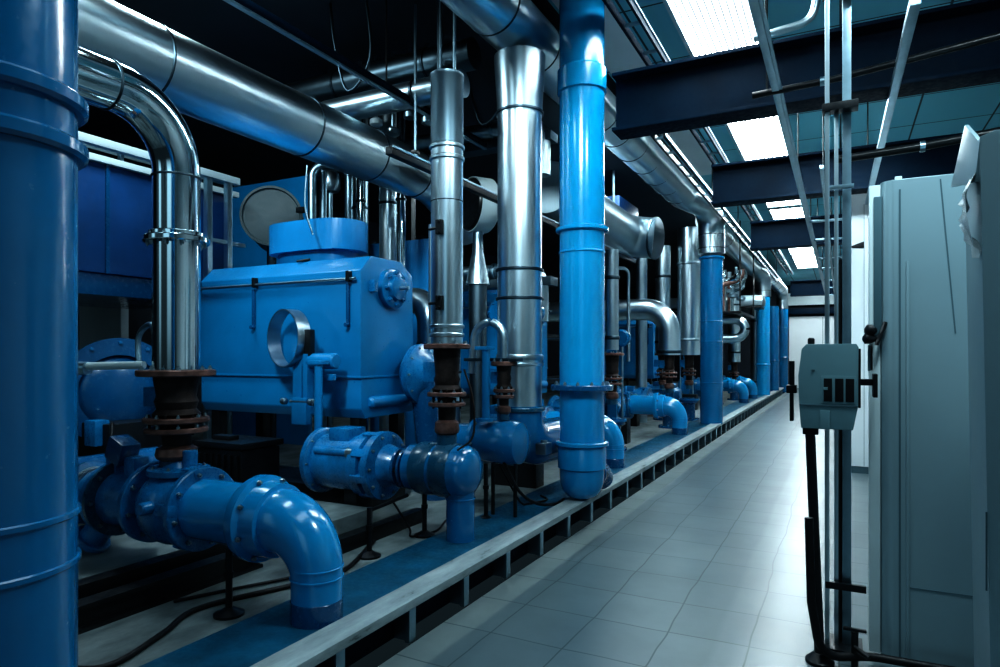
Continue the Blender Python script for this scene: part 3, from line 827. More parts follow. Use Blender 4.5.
# ------------------------------------------------------------------ left background
t = thing('air_handler', 'big dull blue box housing with pale top ledges, raised behind the polished elbow pipe', 'machine', (-6.0, 2.0, 0))
MB().bb(-1.6, 0, 0, 3.1, 2.25, 3.25, .015).build('housing', 'dullblue', t)
MB().bb(-1.6, -.04, 0, 3.05, 2.05, 2.25, .01).build('lower_panel', 'deep', t)
MB().bb(-1.6, .05, -.0, 3.2, 3.25, 3.31, .006).build('top_ledge', 'pale', t)
MB().bb(-1.6, .02, 1.72, 1.75, 2.25, 3.25).build('panel_seam', 'deep', t)
MB().bb(-.2, .0, 0, 3.2, 3.42, 3.46, .006).build('top_rail', 'gal', t)
for y in (1.9, 2.9): MB().bb(-.1, -.06, y, y + .04, 3.31, 3.42).build('rail_post', 'gal', t)
for y in (.3, 2.95): MB().bb(-.14, -.06, y, y + .08, PAD, 2.05, .004).build('leg', 'gal', t)
t = thing('access_railing', 'grey metal railing frame to the right of the dull blue box housing', 'railing', (-5.54, 4.1, 2.0))
for dy in (.36, .60): MB().bb(-.03, .03, dy - .03, dy + .03, PAD - 2.0, 1.3, .003).build('post', 'gal', t)
MB().bb(-.03, .04, -1.6, .72, 1.25, 1.32, .004).build('rail', 'pale', t)
MB().bb(-.025, .025, -.1, .8, .62, .66, .004).build('rail', 'gal', t)
MB().bb(-.025, .025, .0, .63, 0, .05, .004).build('rail', 'gal', t)
t = thing('steel_drum', 'grey round drum end facing the aisle above the hood, beside the railing', 'tank', (-5.46, 5.2, 3.0))
ax = V((.62, -.75, 0)).normalized()
MB().lathe(ax * -.7, ax, [(0, .31), (.66, .31), (.68, .325), (.72, .325), (.72, .30), (.70, .29), (.70, 0)], 48, False).build('drum_body', 'drumgrey', t)
MB().box(ax * .0 + V((.33, .1, .05)), (.1, .06, .06), .01).build('latch', 'black', t)
MB().tube([(-.05, .05, -.28), (-.05, .05, PAD - 3.0)], .05, 12).build('stand', 'seam', t)
o = MB().bb(-8.6, -6.85, 7.2, 7.3, PAD, 4.1, .01).build('cladding_panel', 'paleblue'); tag(o, 'bright cyan blue sheet panel high behind the grey round drum', 'panel')
o = MB().bb(-5.35, -4.42, 6.74, 6.79, PAD, 2.92, .01).build('cladding_panel', 'paleblue'); tag(o, 'bright blue sheet panel behind the hood, left of the capped silver stack', 'panel')
o = MB().bb(-8.6, -7.75, 5.0, 5.1, PAD, 2.2, .01).build('wall_panel', 'white'); tag(o, 'pale grey panel under the dull blue box housing', 'panel')
# pump volute at far left
t = thing('volute_pump', 'round dark blue pump with a ribbed rim, half hidden by the near blue column', 'pump', (-5.2, 3.35, 1.2))
ax = V((.9, -.35, 0)).normalized()
MB().lathe(ax * -.9, ax, [(0, .25), (.2, .32), (.45, .36), (.62, .34), (.64, .40), (.72, .42), (.76, .40), (.78, .36), (.86, .30), (.9, .18), (.92, .0)], 44).build('casing', 'deep', t)
f = MB().lathe(ax * -.05, ax, [(0, .36), (.0, .44), (.05, .44), (.05, .30)], 44, False).build('rim', 'deep', t)
bolts(f, ax * .0, ax, .40, 12, .016, 'valve')
MB().lathe(ax * -.55, ax, [(0, .33), (0, .385), (.12, .385), (.12, .33)], 44, False).build('band', 'paleblue', t)
MB().lathe(ax * -.33, ax, [(0, .33), (0, .395), (.03, .395), (.03, .33)], 44, False).build('band', 'black', t)
MB().box((0, 0, -.62), (.5, .5, .78), .02).build('pedestal', 'black', t)
MB().box((.1, -.25, -.3), (.14, .12, .2), .02).build('valve_head', 'valve', t)
t = thing('white_pipe', 'thin white horizontal pipe running to the rusty top flange', 'pipe', (-4.6, 2.2, 1.42))
MB().tube(fillet([(-.6, -.4, 0), (.0, .0, -.0), (.9, .33, .02)], .3), .024, 14).build('pipe_body', 'pale', t)
MB().cyl((.1, .05, PAD + .13 - 1.42), (.1, .05, 0), .014, 10).build('support', 'black', t)
MB().cyl((.5, .185, .0), (.56, .2, .0), .04, 12).build('union', 'gal', t)
cable('small bent grey tube above the rusty top flange', [(-4.0, 2.7, 1.42), (-4.0, 2.7, 1.62), (-3.75, 2.62, 1.68), (-3.62, 2.56, 1.44)], .018, 'gal', .08)
cable('black cable drooping below the round dark blue pump', [(-4.75, 3.0, 1.0), (-4.6, 2.9, .6), (-4.3, 2.95, .45), (-4.1, 3.05, PAD + .015)], .012, R=.15)

# pipes standing behind the hood
bgp = [(-5.55, 6.1, .045, PAD, 3.72, 'gal', 'slim pale upright pipe behind the hood, leftmost of that cluster'),
       (-5.1, 6.25, .05, PAD, 4.6, 'chrome', 'slim shiny upright pipe behind the hood, second of that cluster'),
       (-5.35, 6.55, .1, PAD, 4.6, 'silver2', 'dark upright pipe behind the hood under the long silver duct'),
       (-4.62, 6.4, .055, PAD, 4.6, 'chrome', 'bright slim upright pipe behind the right end of the hood'),
       (-4.88, 6.5, .11, PAD, 4.6, 'silver', 'wider silver upright pipe rising behind the right end of the hood'),
       (-4.0, 6.5, .12, PAD, 2.65, 'silver2', 'grey upright pipe rightmost of the cluster behind the hood')]
for X, Y, R, a, b, mt, lab in bgp:
    t = thing('upright_pipe', lab, 'pipe', (X, Y, a))
    MB().lathe((0, 0, 0), Zv, [(0, R), (b - a, R)], 28).build('pipe_body', mt, t)
    for z in (.25, .6): MB().ring((0, 0, (b - a) * z + .5), Zv, R + .012, .03, .016).build('coupling', 'seam', t)
t = thing('looped_pipe', 'thin silver pipe bent over in an upside down loop above the oval drum', 'pipe', (-5.75, 6.5, 2.67))
MB().tube(fillet([(-.35, 0, -1), (-.35, 0, 1.3), (.05, .25, 1.3), (.05, .25, -1)], .16), .055, 18).build('pipe_body', 'gal', t)
MB().lathe((-.15, .12, .95), Zv, [(0, .1), (.05, .13), (.2, .13), (.25, .1)], 20).build('vessel', 'silver2', t)
MB().cyl((-.15, .12, PAD - 2.67), (-.15, .12, .95), .03, 12).build('stem', 'gal', t)
MB().box((.1, .2, .4), (.06, .06, .2), .01).cyl((.05, .12, .4), (.2, .12, .4), .015, 8).build('valve_head', 'black', t)
t = thing('steel_elbow', 'grey steel elbow pipe beside the right end of the big hood', 'pipe', (-3.60, 5.48, 1.1))
MB().tube(fillet([(-.35, .1, .95), (0, 0, .95), (0, 0, 0)], .25), .13, 28).build('elbow_body', 'silver2', t)
MB().ring((0, 0, .5), Zv, .145, .04, .02).build('collar', 'seam', t)
MB().cyl((0, 0, PAD - 1.1), (0, 0, .02), .09, 20).build('stand', 'deep', t)
t = thing('flanged_port', 'blue bolted port cover below the steel elbow, right of the hood', 'valve', (-3.30, 4.95, 1.33))
MB().lathe((-.15, 0, 0), Xv, [(0, .2), (.05, .24), (.07, .27), (.12, .27), (.15, .2), (.21, .14), (.23, 0)], 36).build('cover', 'valve', t)
bolts(t.children[0], (-.03, 0, 0), Xv, .24, 10, .014)
MB().tube([(-.03, 0, -.05), (-.0, .15, PAD - 1.33)], .12, 24).build('neck', 'deep', t)

def yoke(label, loc):
    t = thing('blue_yoke', label, 'valve', loc)
    h = loc[2] - PAD
    for dx, dy in ((-.16, 0), (.16, 0)):
        MB().lathe((dx, dy - .12, 0), Yv, [(0, .1), (.03, .13), (.06, .13), (.07, .1), (.22, .1)], 24).build('cap', 'blue', t)
    bolts(t.children[0], (-.16, -.12, 0), (0, -1, 0), .1, 6, .012, 'valve')
    bolts(t.children[1], (.16, -.12, 0), (0, -1, 0), .1, 6, .012, 'valve')
    MB().tube(fillet([(-.16, 0, 0), (-.14, 0, .08), (.14, 0, .08), (.16, 0, 0)], .08), .06, 16).build('bridge', 'blue', t)
    MB().box((0, .02, -.5 * min(h, 1.2)), (.14, .1, min(h, 1.2)), .01).build('upright', 'blue', t)
    for dx in (-.15, .15): MB().cyl((dx, 0, -min(h, 1.2)), (dx, 0, 0), .018, 10).build('side_rod', 'gal', t)
    MB().bb(-.25, .25, -.1, .1, -h, -min(h, 1.2) + .01, .01).build('stand', 'black', t)
    return t
yk = yoke('blue yoke with two round capped heads between the capped stack and the thick silver pipe', (-2.9, 6.0, 1.93))
dup(yk, (-3.05, 9.6, 1.75), 'blue twin headed yoke beneath the big grey elbow, right of the bright blue column')
dup(yk, (-3.3, 16.2, 1.75), 'blue twin headed yoke far back past the third blue column')
t = thing('capped_drum', 'dark round drum with a broad white rim between the two silver uprights', 'tank', (-3.44, 6.15, 3.10))
ax = V((.55, .83, 0)).normalized()
MB().lathe(ax * -.12, ax, [(0, .0), (0, .26), (.03, .28), (.04, .28)], 40, False).build('dark_face', 'black', t)
MB().lathe(ax * -.09, ax, [(0, .27), (0, .29), (.2, .29), (.22, .27), (.22, 0)], 40, False).build('rim', 'pale', t, 'pale broad rim')
MB().tube([(0, 0, -.26), (0, 0, -.5), (0, 0, -.85)], [.05, .06, .13], 20).build('funnel', 'silver2', t)
MB().lathe((0, 0, PAD - 3.12), Zv, [(0, .08), (3.12 - PAD - .84, .1)], 20).build('stem', 'darkmetal', t)

# overhead dark transverse ducts, hangers, cable rail
for i, (y, z, r, lab) in enumerate(((5.3, 4.28, .14, 'upper dark duct crossing under the ceiling, higher of the pair'), (5.1, 3.93, .12, 'lower dark duct crossing under the ceiling, lower of the pair'))):
    t = thing('cross_duct', lab, 'duct', (-3.0, y, z))
    MB().tube([(0, 0, 0), (-2.6, 0, 0)], r, 28).build('duct_body', 'darkmetal' if i == 0 else 'silver2', t)
    MB().ring((-.5, 0, 0), Xv, r + .012, .03, .016).build('seam_band', 'seam', t)
    MB().ring((-1.6, 0, 0), Xv, r + .012, .03, .016).build('seam_band', 'seam', t)
t = thing('cable_rail', 'long thin dark conduit rail slanting above the long silver duct', 'conduit', (-3.55, 1.5, 3.86))
MB().cyl((0, 0, 0), (0, 5.0, 0), .035, 14).build('conduit', 'beam', t)
MB().bb(-.01, .03, 0, 5.0, -.06, -.045).build('edge_strip', 'gal', t, 'bright metal edge strip')
for y in (1.5, 3.2): MB().cyl((0, y, .03), (0, y, ZC - 3.86), .008, 8).build('hanger', 'black', t)
t = thing('cable_rail', 'dark conduit rail running low behind the silver uprights, right of the capped stack', 'conduit', (-3.0, 6.6, 3.0))
MB().bb(-.03, .03, -2.6, 4, 0, .06, .004).build('conduit', 'black', t)
MB().bb(.03, .04, -2.6, 4, .05, .065).build('edge_strip', 'gal', t)
for X, Y, lab in ((-3.45, 5.0, 'leftmost'), (-3.2, 5.0, 'second'), (-3.05, 4.8, 'third'), (-2.85, 4.7, 'rightmost')):
    t = thing('hanger_rod', 'thin dark vertical hanger rod under the ceiling near the capped stack, ' + lab + ' of four', 'rod', (X, Y, 3.3), 'hanger rods')
    MB().cyl((0, 0, 0), (0, 0, ZC - 3.3), .014, 8).build('rod', 'gal', t)
    MB().box((0, 0, .05), (.06, .06, .03), .005).build('clamp', 'black', t)
t = thing('capped_duct', 'stubby silver duct with a flat round end cap, right of the bright blue column', 'duct', (-3.15, 9.2, 3.5))
ax = V((.45, .89, 0)).normalized()
MB().tube(fillet([(-.1, -1.6, .1), (-.0, 1.4, -.05), (.45, 1.5, -.1)], .4), .33, 36).build('duct_body', 'silver2', t)
MB().lathe((.44, 1.5, -.1), (1, -.15, -.1), [(0, .33), (.02, .345), (.05, .345), (.06, .32), (.065, 0)], 36, False).build('end_cap', 'darkmetal', t)
t = thing('pipe_trestle', 'dark steel trestle carrying pipes high behind the capped silver stack', 'frame', (-3.0, 7.02, PAD))
for x in (-3.4, -2.0):
    MB().bb(x - .05, x + .05, .06, .16, 0, ZC - PAD, .004).build('post', 'black', t)
for z in (2.1, 3.75): MB().bb(-3.5, .1, -.16, .06, z, z + .1, .004).build('beam', 'darkmetal', t)
for k, (y, z, r, mt, lab) in enumerate(((6.93, 4.155, .11, 'silver2', 'dim silver pipe lying on the high trestle beam, higher of the two'), (6.93, 2.484, .09, 'silver2', 'dim silver pipe lying on the low trestle beam, lower of the two'))):
    t = thing('trestle_pipe', lab, 'pipe', (-3.05, y, z))
    MB().tube(fillet([(0, 0, -.6), (0, 0, 0), (-3.2, 0, 0)], .2), r, 24).build('pipe_body', mt, t)
    for x in (-.6, -1.2, -2.2): MB().ring((x, 0, 0), Xv, r + .015, .05, .02).build('coupling', 'gal', t)
t = thing('valve_cluster', 'cluster of small grey valves and gauges hanging under the ceiling left of the capped stack', 'valve', (-4.35, 5.7, 4.2))
rr = random.Random(9)
for k in range(7):
    x = -.75 + k * .22; h = rr.uniform(.1, .35)
    MB().cyl((x, 0, -h), (x, 0, ZC - 4.2), .02, 10).build('drop_pipe', 'gal', t)
    MB().lathe((x, 0, -h - .06), Zv, [(0, .03), (.02, .07), (.07, .07), (.1, .03)], 16).build('valve_head', rr.choice(['silver2', 'pale', 'gal']), t)
MB().cyl((-.85, 0, -.02), (.7, 0, -.02), .03, 12).build('header', 'silver2', t)
for k, (x, y, lab) in enumerate(((-3.7, 4.6, 'loose black wire hanging from the ceiling, left of the hanger rods'), (-3.05, 5.9, 'loose black wire hanging between the capped stack and the thick silver pipe'))):
    cable(lab, [(x, y, ZC - .02), (x + .05, y, 4.1), (x - .2, y, 3.85), (x - .35, y, 4.3), (x - .4, y, ZC - .02)], .012, 'seam', .12)
# right-hand grey elbow pipe and uprights behind the bright blue column
t = thing('steel_elbow', 'big grey steel elbow pipe turning down between the bright and third blue columns', 'pipe', (-2.75, 12.0, 1.5))
MB().tube(fillet([(-2.7, 0, .84), (-.0, -.0, .84), (0, 0, 0)], .45, 14), .195, 36).build('elbow_body', 'silver', t)
MB().ring((0, 0, .06), Zv, .225, .06, .03).build('collar', 'seam', t)
ups = [(-2.80, 8.8, .09, 1.57, 2.95, 'silver2', 'slim grey upright pipe with a clamp just right of the bright blue column'),
       (-3.2, 13.4, .15, 1.5, 3.7, 'silver', 'silver upright pipe left of the widest silver upright, before the third blue column'),
       (-3.45, 12.7, .11, PAD, 3.4, 'silver2', 'thin grey upright pipe beside the capped duct'),
       (-2.72, 13.6, .23, 1.5, 4.05, 'silver', 'wide silver upright pipe immediately left of the third blue column'),
       (-2.95, 18.25, .17, 1.3, 2.44, 'silver', 'silver upright pipe just right of the third blue column'),
       (-2.75, 20.2, .17, 1.3, 3.6, 'silver', 'silver upright pipe before the far bright blue column'),
       (-2.55, 23.8, .17, PAD, 3.6, 'silver2', 'grey upright pipe right after the far bright blue column')]
for X, Y, R, a, b, mt, lab in ups:
    t = thing('upright_pipe', lab, 'pipe', (X, Y, a))
    MB().lathe((0, 0, 0), Zv, [(0, R), (b - a, R)], 36).build('pipe_body', mt, t)
    for z in (.12, .72): MB().ring((0, 0, (b - a) * z), Zv, R + .015, .05, .022).build('coupling', 'seam' if R < .2 else 'silver2', t)
rv_first = [o for o in bpy.data.objects if o.name.startswith('rusty_valve')]
src = rv_first[1]
for X, Y, lab in ((-2.80, 8.8, 'rusty valve under the slim grey upright pipe right of the bright blue column'),
                  (-3.2, 13.4, 'rusty valve under the silver upright beside the widest one'),
                  (-2.75, 12.0, 'rusty valve under the big grey steel elbow'),
                  (-2.72, 13.6, 'rusty valve under the wide silver upright by the third blue column'),
                  (-2.95, 18.25, 'rusty valve under the silver upright just right of the third blue column'),
                  (-2.75, 20.2, 'rusty valve under the silver upright before the far bright blue column')):
    dup(src, (X, Y, .82 if Y < 15 else .62), lab)
# generic pedestals carrying those valves
ped = None
for X, Y, lab in ((-2.80, 8.8, 'dark blue pedestal drum below the first rusty valve past the bright blue column'),
                  (-3.2, 13.4, 'dark blue pedestal drum below the rusty valve farther from the kerb'),
                  (-2.75, 12.0, 'dark blue pedestal drum below the big grey steel elbow'),
                  (-2.72, 13.6, 'dark blue pedestal drum below the wide silver upright'),
                  (-2.95, 18.25, 'dark blue pedestal drum below the silver upright right of the third column'),
                  (-2.75, 20.2, 'dark blue pedestal drum before the far bright blue column')):
    if ped is None:
        ped = thing('valve_pedestal', lab, 'pedestal', (X, Y, PAD))
        MB().lathe((0, 0, 0), Zv, [(0, .2), (.04, .2), (.05, .12), (.32, .12), (.36, .18), (.44, .18)], 28).build('pedestal_body', 'deep', ped)
        f = MB().lathe((0, 0, .4), Zv, [(0, .2), (.03, .2)], 28).build('flange', 'valve', ped)
    else: dup(ped, (X, Y, PAD), lab)
t = thing('frame_rack', 'black steel pipe rack with pale rails, behind the pumps before the third blue column', 'rack', (-4.6, 8.75, PAD))
for y in (0, 1.4, 2.8): 
    for x in (0, .6): MB().bb(x - .03, x + .03, y - .03, y + .03, 0, 1.62, .003).build('post', 'black', t)
for z in (.9, 1.6):
    for x in (0, .6): MB().bb(x - .03, x + .03, -.05, 2.85, z - .03, z + .03, .003).build('rail', 'black', t)
    for y in (0, 1.4, 2.8): MB().bb(0, .6, y - .025, y + .025, z - .025, z + .025, .003).build('cross_rail', 'gal', t)
dup(t, (-6.0, 15.6, PAD), 'black steel pipe rack farther back, past the third blue column')
t = thing('oval_duct', 'flat silver duct with a dark underside rounding off toward the far blue columns', 'duct', (-2.0, 21.0, 3.1))
MB().box((-1.5, 0, 0), (3.0, .9, .34), .16).build('duct_body', 'silver', t)
MB().box((-1.5, 0, -.2), (2.9, .95, .06), .02).build('underside', 'black', t)
MB().cyl((-2.4, 0, PAD - 3.1), (-2.4, 0, -.2), .04, 10).build('support', 'black', t)
t = thing('return_bend', 'silver U-shaped return bend just right of the third blue column', 'pipe', (-2.06, 17.0, 1.90))
MB().tube(fillet([(-1.3, 0, .47), (0, 0, .47), (0, 0, 0), (-.9, 0, 0)], .26, 10), .11, 28).build('pipe_body', 'silver', t)
MB().cyl((-.7, 0, PAD - 1.9), (-.7, 0, -.08), .04, 10).build('support', 'black', t)
# equipment platform clutter above the racks
t = thing('pipe_manifold', 'tangled silver and brown pipe manifold high beyond the third blue column', 'manifold', (-2.6, 18.0, 2.95))
rr = random.Random(3)
for k in range(20):
    x = rr.uniform(-.45, .1); y = rr.uniform(-1.3, 1.1); a = rr.uniform(-.2, .2); h = rr.uniform(.4, .9)
    MB().tube(fillet([(x, y, -.4), (x, y, h * .6), (x + .35, y + a, h * .6 + .1), (x + .35, y + a, h)], .1), rr.uniform(.03, .07), 12).build('pipe', rr.choice(['silver', 'gal', 'rust', 'chrome']), t)
for k in range(12):
    MB().lathe((rr.uniform(-.4, .4), rr.uniform(-1.3, 1.2), rr.uniform(-.2, .6)), Zv, [(0, .06), (.03, .12), (.1, .12), (.14, .06)], 16).build('valve', rr.choice(['rust', 'gal', 'white']), t)
MB().bb(-.56, .5, -1.5, 1.4, -.46, -.4, .01).build('shelf', 'black', t)
for x in (-.52, .47): 
    for y in (-1.4, 1.3): MB().bb(x - .015, x + .015, y - .015, y + .015, -.46, ZC - 2.95).build('hanger', 'black', t)
# small air pipes between the columns, high up
t = thing('service_pipe', 'thin silver service pipe bent down beside the capped duct', 'pipe', (-3.5, 10.45, PAD))
MB().tube(fillet([(0, 0, 0), (0, 0, 2.75), (.3, .5, 2.78), (.3, .5, 1.2)], .12), .03, 14).build('pipe_body', 'silver2', t)
t = thing('hung_platform', 'dark blue boxed platform hanging high behind the bright blue column', 'platform', (-3.8, 11.4, 3.72))
MB().bb(-.6, .4, -.3, .9, 0, .55, .02).build('box', 'dullblue', t)
for x in (-.55, .3): MB().bb(x - .02, x + .02, -.34, -.30, -.5, .98, .003).build('hanger', 'gal', t)
MB().bb(-.6, .4, -.38, -.34, -.1, -.05, .003).build('rail', 'gal', t)

# ------------------------------------------------------------------ ceiling rails over the aisle
def strut(name, label, cat, segs, mat='gal', rods=()):
    p0 = V(segs[0][0]); t = thing(name, label, cat, p0)
    for (a, b, wd, nm) in segs:
        a = V(a) - p0; b = V(b) - p0; d = b - a; L = d.length; mid = (a + b) / 2
        ry = math.atan2(math.hypot(d.x, d.y), d.z); rz = math.atan2(d.y, d.x)
        MB().box(mid, (wd, wd, L), wd * .12, rz=rz, ry=ry).build(nm, mat, t)
    for (a, b, r) in rods: MB().cyl(V(a) - p0, V(b) - p0, r, 10).build('hanger', 'black', t)
    return t
t = thing('cable_ladder', 'dark cable ladder hung along the ceiling between the silver duct and the lights', 'cable ladder', (-1.64, 6.0, 4.42))
for x in (-.07, .10): MB().bb(x - .012, x + .012, -2.2, 20, -.04, .04, .003).build('side_rail', 'beam', t)
MB().bb(.112, .125, -2.2, 20, .015, .035).build('edge_strip', 'gal', t, 'bright metal edge strip')
for k in range(37): MB().bb(-.07, .10, -2.1 + k * .6, -2.07 + k * .6, -.012, .012).build('rung', 'gal', t)
for y in (-1, 2, 5, 8, 11, 14, 17): MB().cyl((.014, y, 0), (.014, y, ZC - 4.42), .008, 8).build('hanger', 'black', t)
t = thing('cable_ladder', 'second lower cable ladder beyond the beam, beside the big silver duct', 'cable ladder', (-1.835, 10, 4.0))
for x in (-.06, .06): MB().bb(x - .012, x + .012, -2.5, 14, -.035, .035, .003).build('side_rail', 'black', t)
MB().bb(.072, .085, -2.5, 14, -.03, -.01).build('edge_strip', 'gal', t)
for k in range(27): MB().bb(-.06, .06, -2.4 + k * .6, -2.37 + k * .6, -.012, .012).build('rung', 'gal', t)
for y in (-2, 1, 4, 7, 10, 13): MB().cyl((0, y, 0), (0, y, ZC - 4.0), .008, 8).build('hanger', 'black', t)
strut('ceiling_channel', 'grey ceiling channel running along the right edge of the light panels', 'channel',
      [((-.42, 3.0, 3.44), (-.42, 26, 3.44), .05, 'channel'), ((-.385, 3.0, 3.43), (-.385, 26, 3.43), .02, 'lip')], 'gal', [((-.42, y, 3.46), (-.42, y, ZC), .008) for y in (4.5, 8, 11.5, 15, 19, 23)])
strut('ceiling_channel', 'short grey ceiling channel slanting beyond the upright posts, above the silver cabinet', 'channel',
      [((.36, 4.2, 3.42), (.30, 9.6, 3.42), .055, 'channel')], 'gal', [((.36, 4.4, 3.44), (.36, 4.4, ZC), .008), ((.3, 9.4, 3.44), (.3, 9.4, ZC), .008)])
strut('ceiling_channel', 'thin grey ceiling channel along the aisle, left of the upright posts', 'channel',
      [((-.17, 7.5, 3.42), (-.17, 26, 3.42), .04, 'channel')] + [((-.40, y, 3.42), (.05, y, 3.42), .035, 'cross_bar') for y in (10.5, 12.2, 14.6, 16.3, 19, 21, 23.5)], 'gal', [((-.17, y, 3.44), (-.17, y, ZC), .008) for y in (8, 11, 15, 20, 25)])
t = thing('ceiling_conduit', 'upper black conduit bending across in front of the dark ceiling beam', 'conduit', (-.58, 5.2, 3.42))
MB().tube(fillet([(0, 0, 0), (.55, .0, .02), (3.2, -.4, .14)], .6), .024, 14).build('conduit', 'black', t)
MB().cyl((.45, 0, .018), (.48, 0, .018), .032, 14).build('coupling', 'gal', t)
MB().cyl((.1, 0, .02), (.1, 0, ZC - 3.42), .007, 8).build('hanger', 'black', t)
MB().cyl((2.6, -.3, .1), (2.6, -.3, ZC - 3.42), .007, 8).build('hanger', 'black', t)
t = thing('ceiling_conduit', 'lower black conduit crossing above the silver cabinet top', 'conduit', (-.03, 5.2, 2.87))
MB().tube(fillet([(0, 0, 0), (.5, 0, .02), (3.2, -.4, .13)], .6), .028, 14).build('conduit', 'black', t)
MB().cyl((.5, 0, .02), (.53, 0, .02), .036, 14).build('coupling', 'gal', t)
MB().cyl((2.6, -.3, .1), (2.6, -.3, ZC - 2.87), .007, 8).build('hanger', 'black', t)
t = thing('silver_conduit', 'short bright silver conduit curving up to the post beside the first light', 'conduit', (-.55, 5.0, 3.75))
MB().tube(fillet([(0, 0, 0), (.38, 0, .04), (.46, 0, .5), (.46, 0, .93)], .12), .028, 14).build('conduit', 'silver', t)
MB().box((.46, 0, .28), (.09, .09, .07), .01).build('clamp', 'black', t)
o = MB().bb(.95, 2.9, 4.7, 5.4, ZC - .25, ZC, .01).build('louvre_box', 'greyd')
tag(o, 'dark grey ribbed louvre box on the ceiling at upper right', 'vent')

# ------------------------------------------------------------------ right side: strut frame, control box, cabinets
t = thing('strut_frame', 'tall frame of grey upright struts standing from floor to ceiling beside the control box', 'frame', (0, 3.8, 0))
def post(x, y, wd, z0, z1, mat): MB().bb(x - wd / 2, x + wd / 2, y - wd / 2, y + wd / 2, z0, z1, wd * .12).build('upright', mat, t)
post(-.062, 0, .022, .0, ZC, 'silver'); post(-.02, .03, .02, .0, 2.75, 'silver'); post(.028, .06, .042, .0, ZC, 'gal'); post(.0, .1, .05, 0, 2.0, 'black')
MB().bb(-.07, .115, -.012, .012, .30, .335, .003).build('cross_bar', 'black', t)
MB().bb(-.07, .06, -.01, .01, 2.35, 2.37, .002).build('cross_bar', 'gal', t)
for z in (3.35, 2.75): MB().bb(-.085, .08, -.03, .05, z, z + .04, .004).build('clamp', 'black', t)
MB().bb(-.12, .1, -.06, .15, 0, .012, .002).build('base_plate', 'black', t)

t = thing('control_box', 'grey-green control box with three dark slots, mounted on a black post', 'control box', (-.055, 3.52, 0))
pr = [(-.125, .0, 1.145), (.115, 0, 1.145), (.138, 0, 1.26), (.14, 0, 1.535), (.13, 0, 1.553), (-.10, 0, 1.553), (-.122, 0, 1.53), (-.138, 0, 1.40), (-.134, 0, 1.26)]
MB().prism(pr, (0, .13, 0), .006).build('case', 'boxgrey', t)
MB().bb(-.132, .136, -.005, .0, 1.255, 1.263, .001).build('case_seam', 'greyd', t)
MB().bb(-.03, .13, -.004, 0, 1.268, 1.40, .0015).build('slot_panel', 'boxgrey', t)
for x in (-.018, .034, .082): MB().bb(x, x + .038, -.007, -.003, 1.278, 1.388, .001).build('slot', 'black', t)
MB().bb(-.02, .0, -.009, -.005, 1.333, 1.347, .001).build('slot_tab', 'boxgrey', t)
MB().bb(-.035, .01, -.006, 0, 1.145, 1.235, .002).build('front_latch', 'boxgrey', t)
MB().bb(-.075, -.06, -.005, 0, 1.425, 1.43).build('mark', 'greyd', t)
MB().cyl((-.08, .08, 1.55), (-.08, .08, 1.585), .017, 14, .006).build('top_knob', 'black', t)
MB().bb(.138, .150, .02, .12, 1.25, 1.53, .003).build('back_plate', 'black', t)
MB().bb(.145, .215, .06, .10, 1.355, 1.385, .003).build('mount_arm', 'black', t)
MB().bb(.205, .225, .03, .17, 1.30, 1.41, .003).build('mount_pad', 'black', t)
MB().bb(-.20, -.15, .06, .12, 1.31, 1.35, .004).build('side_bracket', 'black', t)
MB().bb(-.185, -.165, .07, .11, 1.17, 1.32, .006).build('side_hook', 'black', t)
MB().cyl((-.175, .09, 1.35), (-.175, .09, 1.47), .014, 10).build('side_pin', 'black', t)
MB().bb(-.12, -.045, .05, .12, 1.11, 1.145, .004).build('post_cap', 'black', t)
MB().tube([(-.085, .085, 1.12), (-.04, .06, .05)], .025, 16).build('post', 'black', t)
MB().lathe((-.038, .06, 0), Zv, [(0, .07), (.015, .07), (.05, .03)], 20).build('foot', 'black', t)
bpy.data.objects['control_box'].scale = (.93, 1, 1)
t = thing('black_hose', 'thick black hose bending from the post foot along the floor to the cabinets', 'hose', (-.115, 3.46, .02))
MB().tube(fillet([(-.02, .03, .7), (-.01, .03, .3), (.03, .06, .03), (.25, .18, .03), (.8, .19, .03)], [.1, .1, .12, .2, .1]), .02, 14).build('hose', 'rubber', t)
t = thing('red_tap', 'small black tap with a twisted handle at the foot of the strut frame', 'valve', (.06, 3.6, 0)); t.name = 'floor_tap'
MB().cyl((0, 0, 0), (0, 0, .17), .016, 12).cyl((0, -.01, .1), (.06, -.06, .08), .012, 10).build('spout', 'black', t)
MB().box((.0, 0, .18), (.1, .02, .014), .004).build('handle', 'black', t)

t = thing('silver_cabinet', 'tall blue-grey metal cabinet with rounded edge and vertical seams, nearest right of the control box', 'cabinet', (.175, 3.72, 0))
poly = []
W, Dp = .72, .9
for k in range(7):
    a = PI + k * PI / 12
    poly.append((.05 + .05 * math.cos(a), .05 + .05 * math.sin(a), 0))
poly += [(W, 0, 0), (W, Dp, 0), (0, Dp, 0)]
MB().prism(poly, (0, 0, 2.35), .006).build('body', 'grey', t)
MB().bb(.075, .083, -.004, .004, .02, 2.30).build('door_seam', 'greyd', t)
MB().bb(.105, .117, -.012, .004, .02, 1.95, .003).build('door_edge', 'grey', t)
MB().prism([(.24, -.003, 2.33), (.246, -.003, 2.33), (.305, -.003, 1.6), (.299, -.003, 1.6)], (0, .006, 0)).build('panel_crease', 'greyd', t)
MB().bb(.06, .09, .02, .05, 2.345, 2.37, .004).build('lifting_lug', 'pale', t)
MB().bb(-.05, .0, .03, .10, .03, 2.34, .006).build('door_leaf', 'pale', t, 'pale narrow door edge')
MB().bb(-.03, .005, .02, .03, 1.60, 2.28, .003).build('door_strip', 'greyd', t)
MB().bb(.12, W, -.003, .0, .38, .385).build('kick_seam', 'greyd', t)
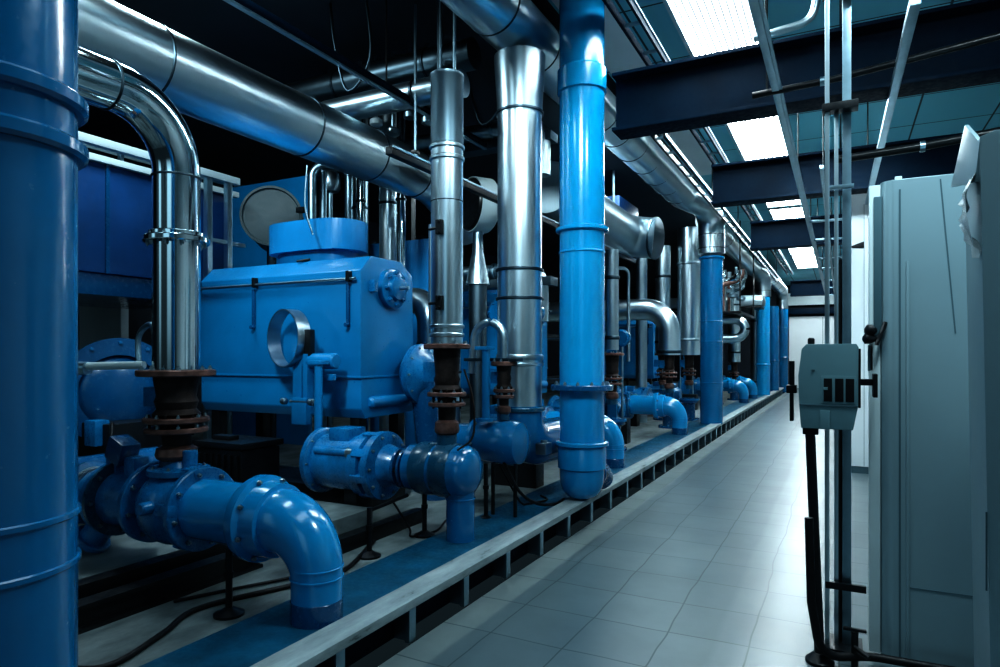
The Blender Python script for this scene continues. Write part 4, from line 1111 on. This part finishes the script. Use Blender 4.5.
k = MB().lathe((-.02, .0, 1.62), (-1, -.3, 0), [(0, .012), (.02, .03), (.04, .03), (.05, .015)], 14).lathe((-.02, .0, 1.58), (-1, -.3, 0), [(0, .012), (.03, .026), (.05, .026), (.06, .012)], 14)
k.cyl((-.02, -.02, 1.55), (.02, .01, 1.66), .01, 8)
k.build('valve_knobs', 'black', t)
MB().bb(-.055, -.03, .03, .05, 1.42, 1.55, .004).build('handle', 'greyd', t)

t = thing('wrapped_cabinet', 'blue-grey panel cabinet partly wrapped in film at the right edge of the view', 'cabinet', (.395, 2.58, 0))
MB().prism([(.0, 0, 2.2), (.035, 0, .0), (.9, 0, 0), (.9, 0, 2.24), (.04, 0, 2.215)], (0, .3, 0), .008).build('body', 'grey', t)
MB().prism([(-.01, .02, 2.06), (.0, .0, 2.18), (-.012, .2, 2.30), (-.045, .26, 2.1)], (.012, .0, .0), .002).build('open_lid', 'grey', t)
rr = random.Random(5)
fm = MB()
P = []
for i in range(9):
    row = []
    for j in range(5):
        z = 2.08 - i * .032 + rr.uniform(-.012, .012)
        row.append(fm.bm.verts.new((-.016 - .02 * math.sin(i * .45) + .008 * math.sin(i * 1.7 + j * 2) + rr.uniform(-.008, .008), .0 + j * .035 * (1 - i * .09), z)))
    P.append(row)
for i in range(8):
    for j in range(4): fm.bm.faces.new((P[i][j], P[i][j + 1], P[i + 1][j + 1], P[i + 1][j]))
fm.build('film_wrap', 'film', t, 'crumpled white film', 60)
MB().bb(.015, .02, -.004, 0, .75, 1.0).build('hinge', 'greyd', t)
MB().tube(fillet([(.14, -.004, 1.75), (.12, -.01, 1.62), (.3, -.01, 1.6)], .04), .005, 8).build('seal_cord', 'black', t)

t = thing('white_cabinet', 'very tall white cabinet farther down the right side behind the control box', 'cabinet', (.10, 9.5, 0))
MB().bb(-.005, .9, 0, 1.2, .09, 3.62, .012).build('body', 'white', t)
MB().bb(.02, .88, .02, 1.15, 0, .09).build('kick_plate', 'greyd', t)
MB().prism([(.01, -.02, 2.88), (.16, -.02, 2.93), (.16, -.02, 2.85), (.03, -.02, 2.86)], (0, .02, 0), .003).build('handle', 'black', t)
MB().bb(.16, .165, -.003, 0, .1, 3.4).build('door_seam', 'greyd', t)
t = thing('white_cabinet', 'lower pale cabinet beyond the very tall white one on the right side', 'cabinet', (.0, 13.0, 0))
MB().bb(.05, .95, 0, 2.0, .0, 2.9, .012).build('body', 'pale', t)
MB().bb(.045, .05, .9, .91, .1, 2.85).build('door_seam', 'greyd', t)

# ------------------------------------------------------------------ render look
scene.view_settings.view_transform = 'Standard'
scene.view_settings.look = 'High Contrast'
scene.view_settings.exposure = 0.3
scene.cycles.use_denoising = True
scene.cycles.max_bounces = 8
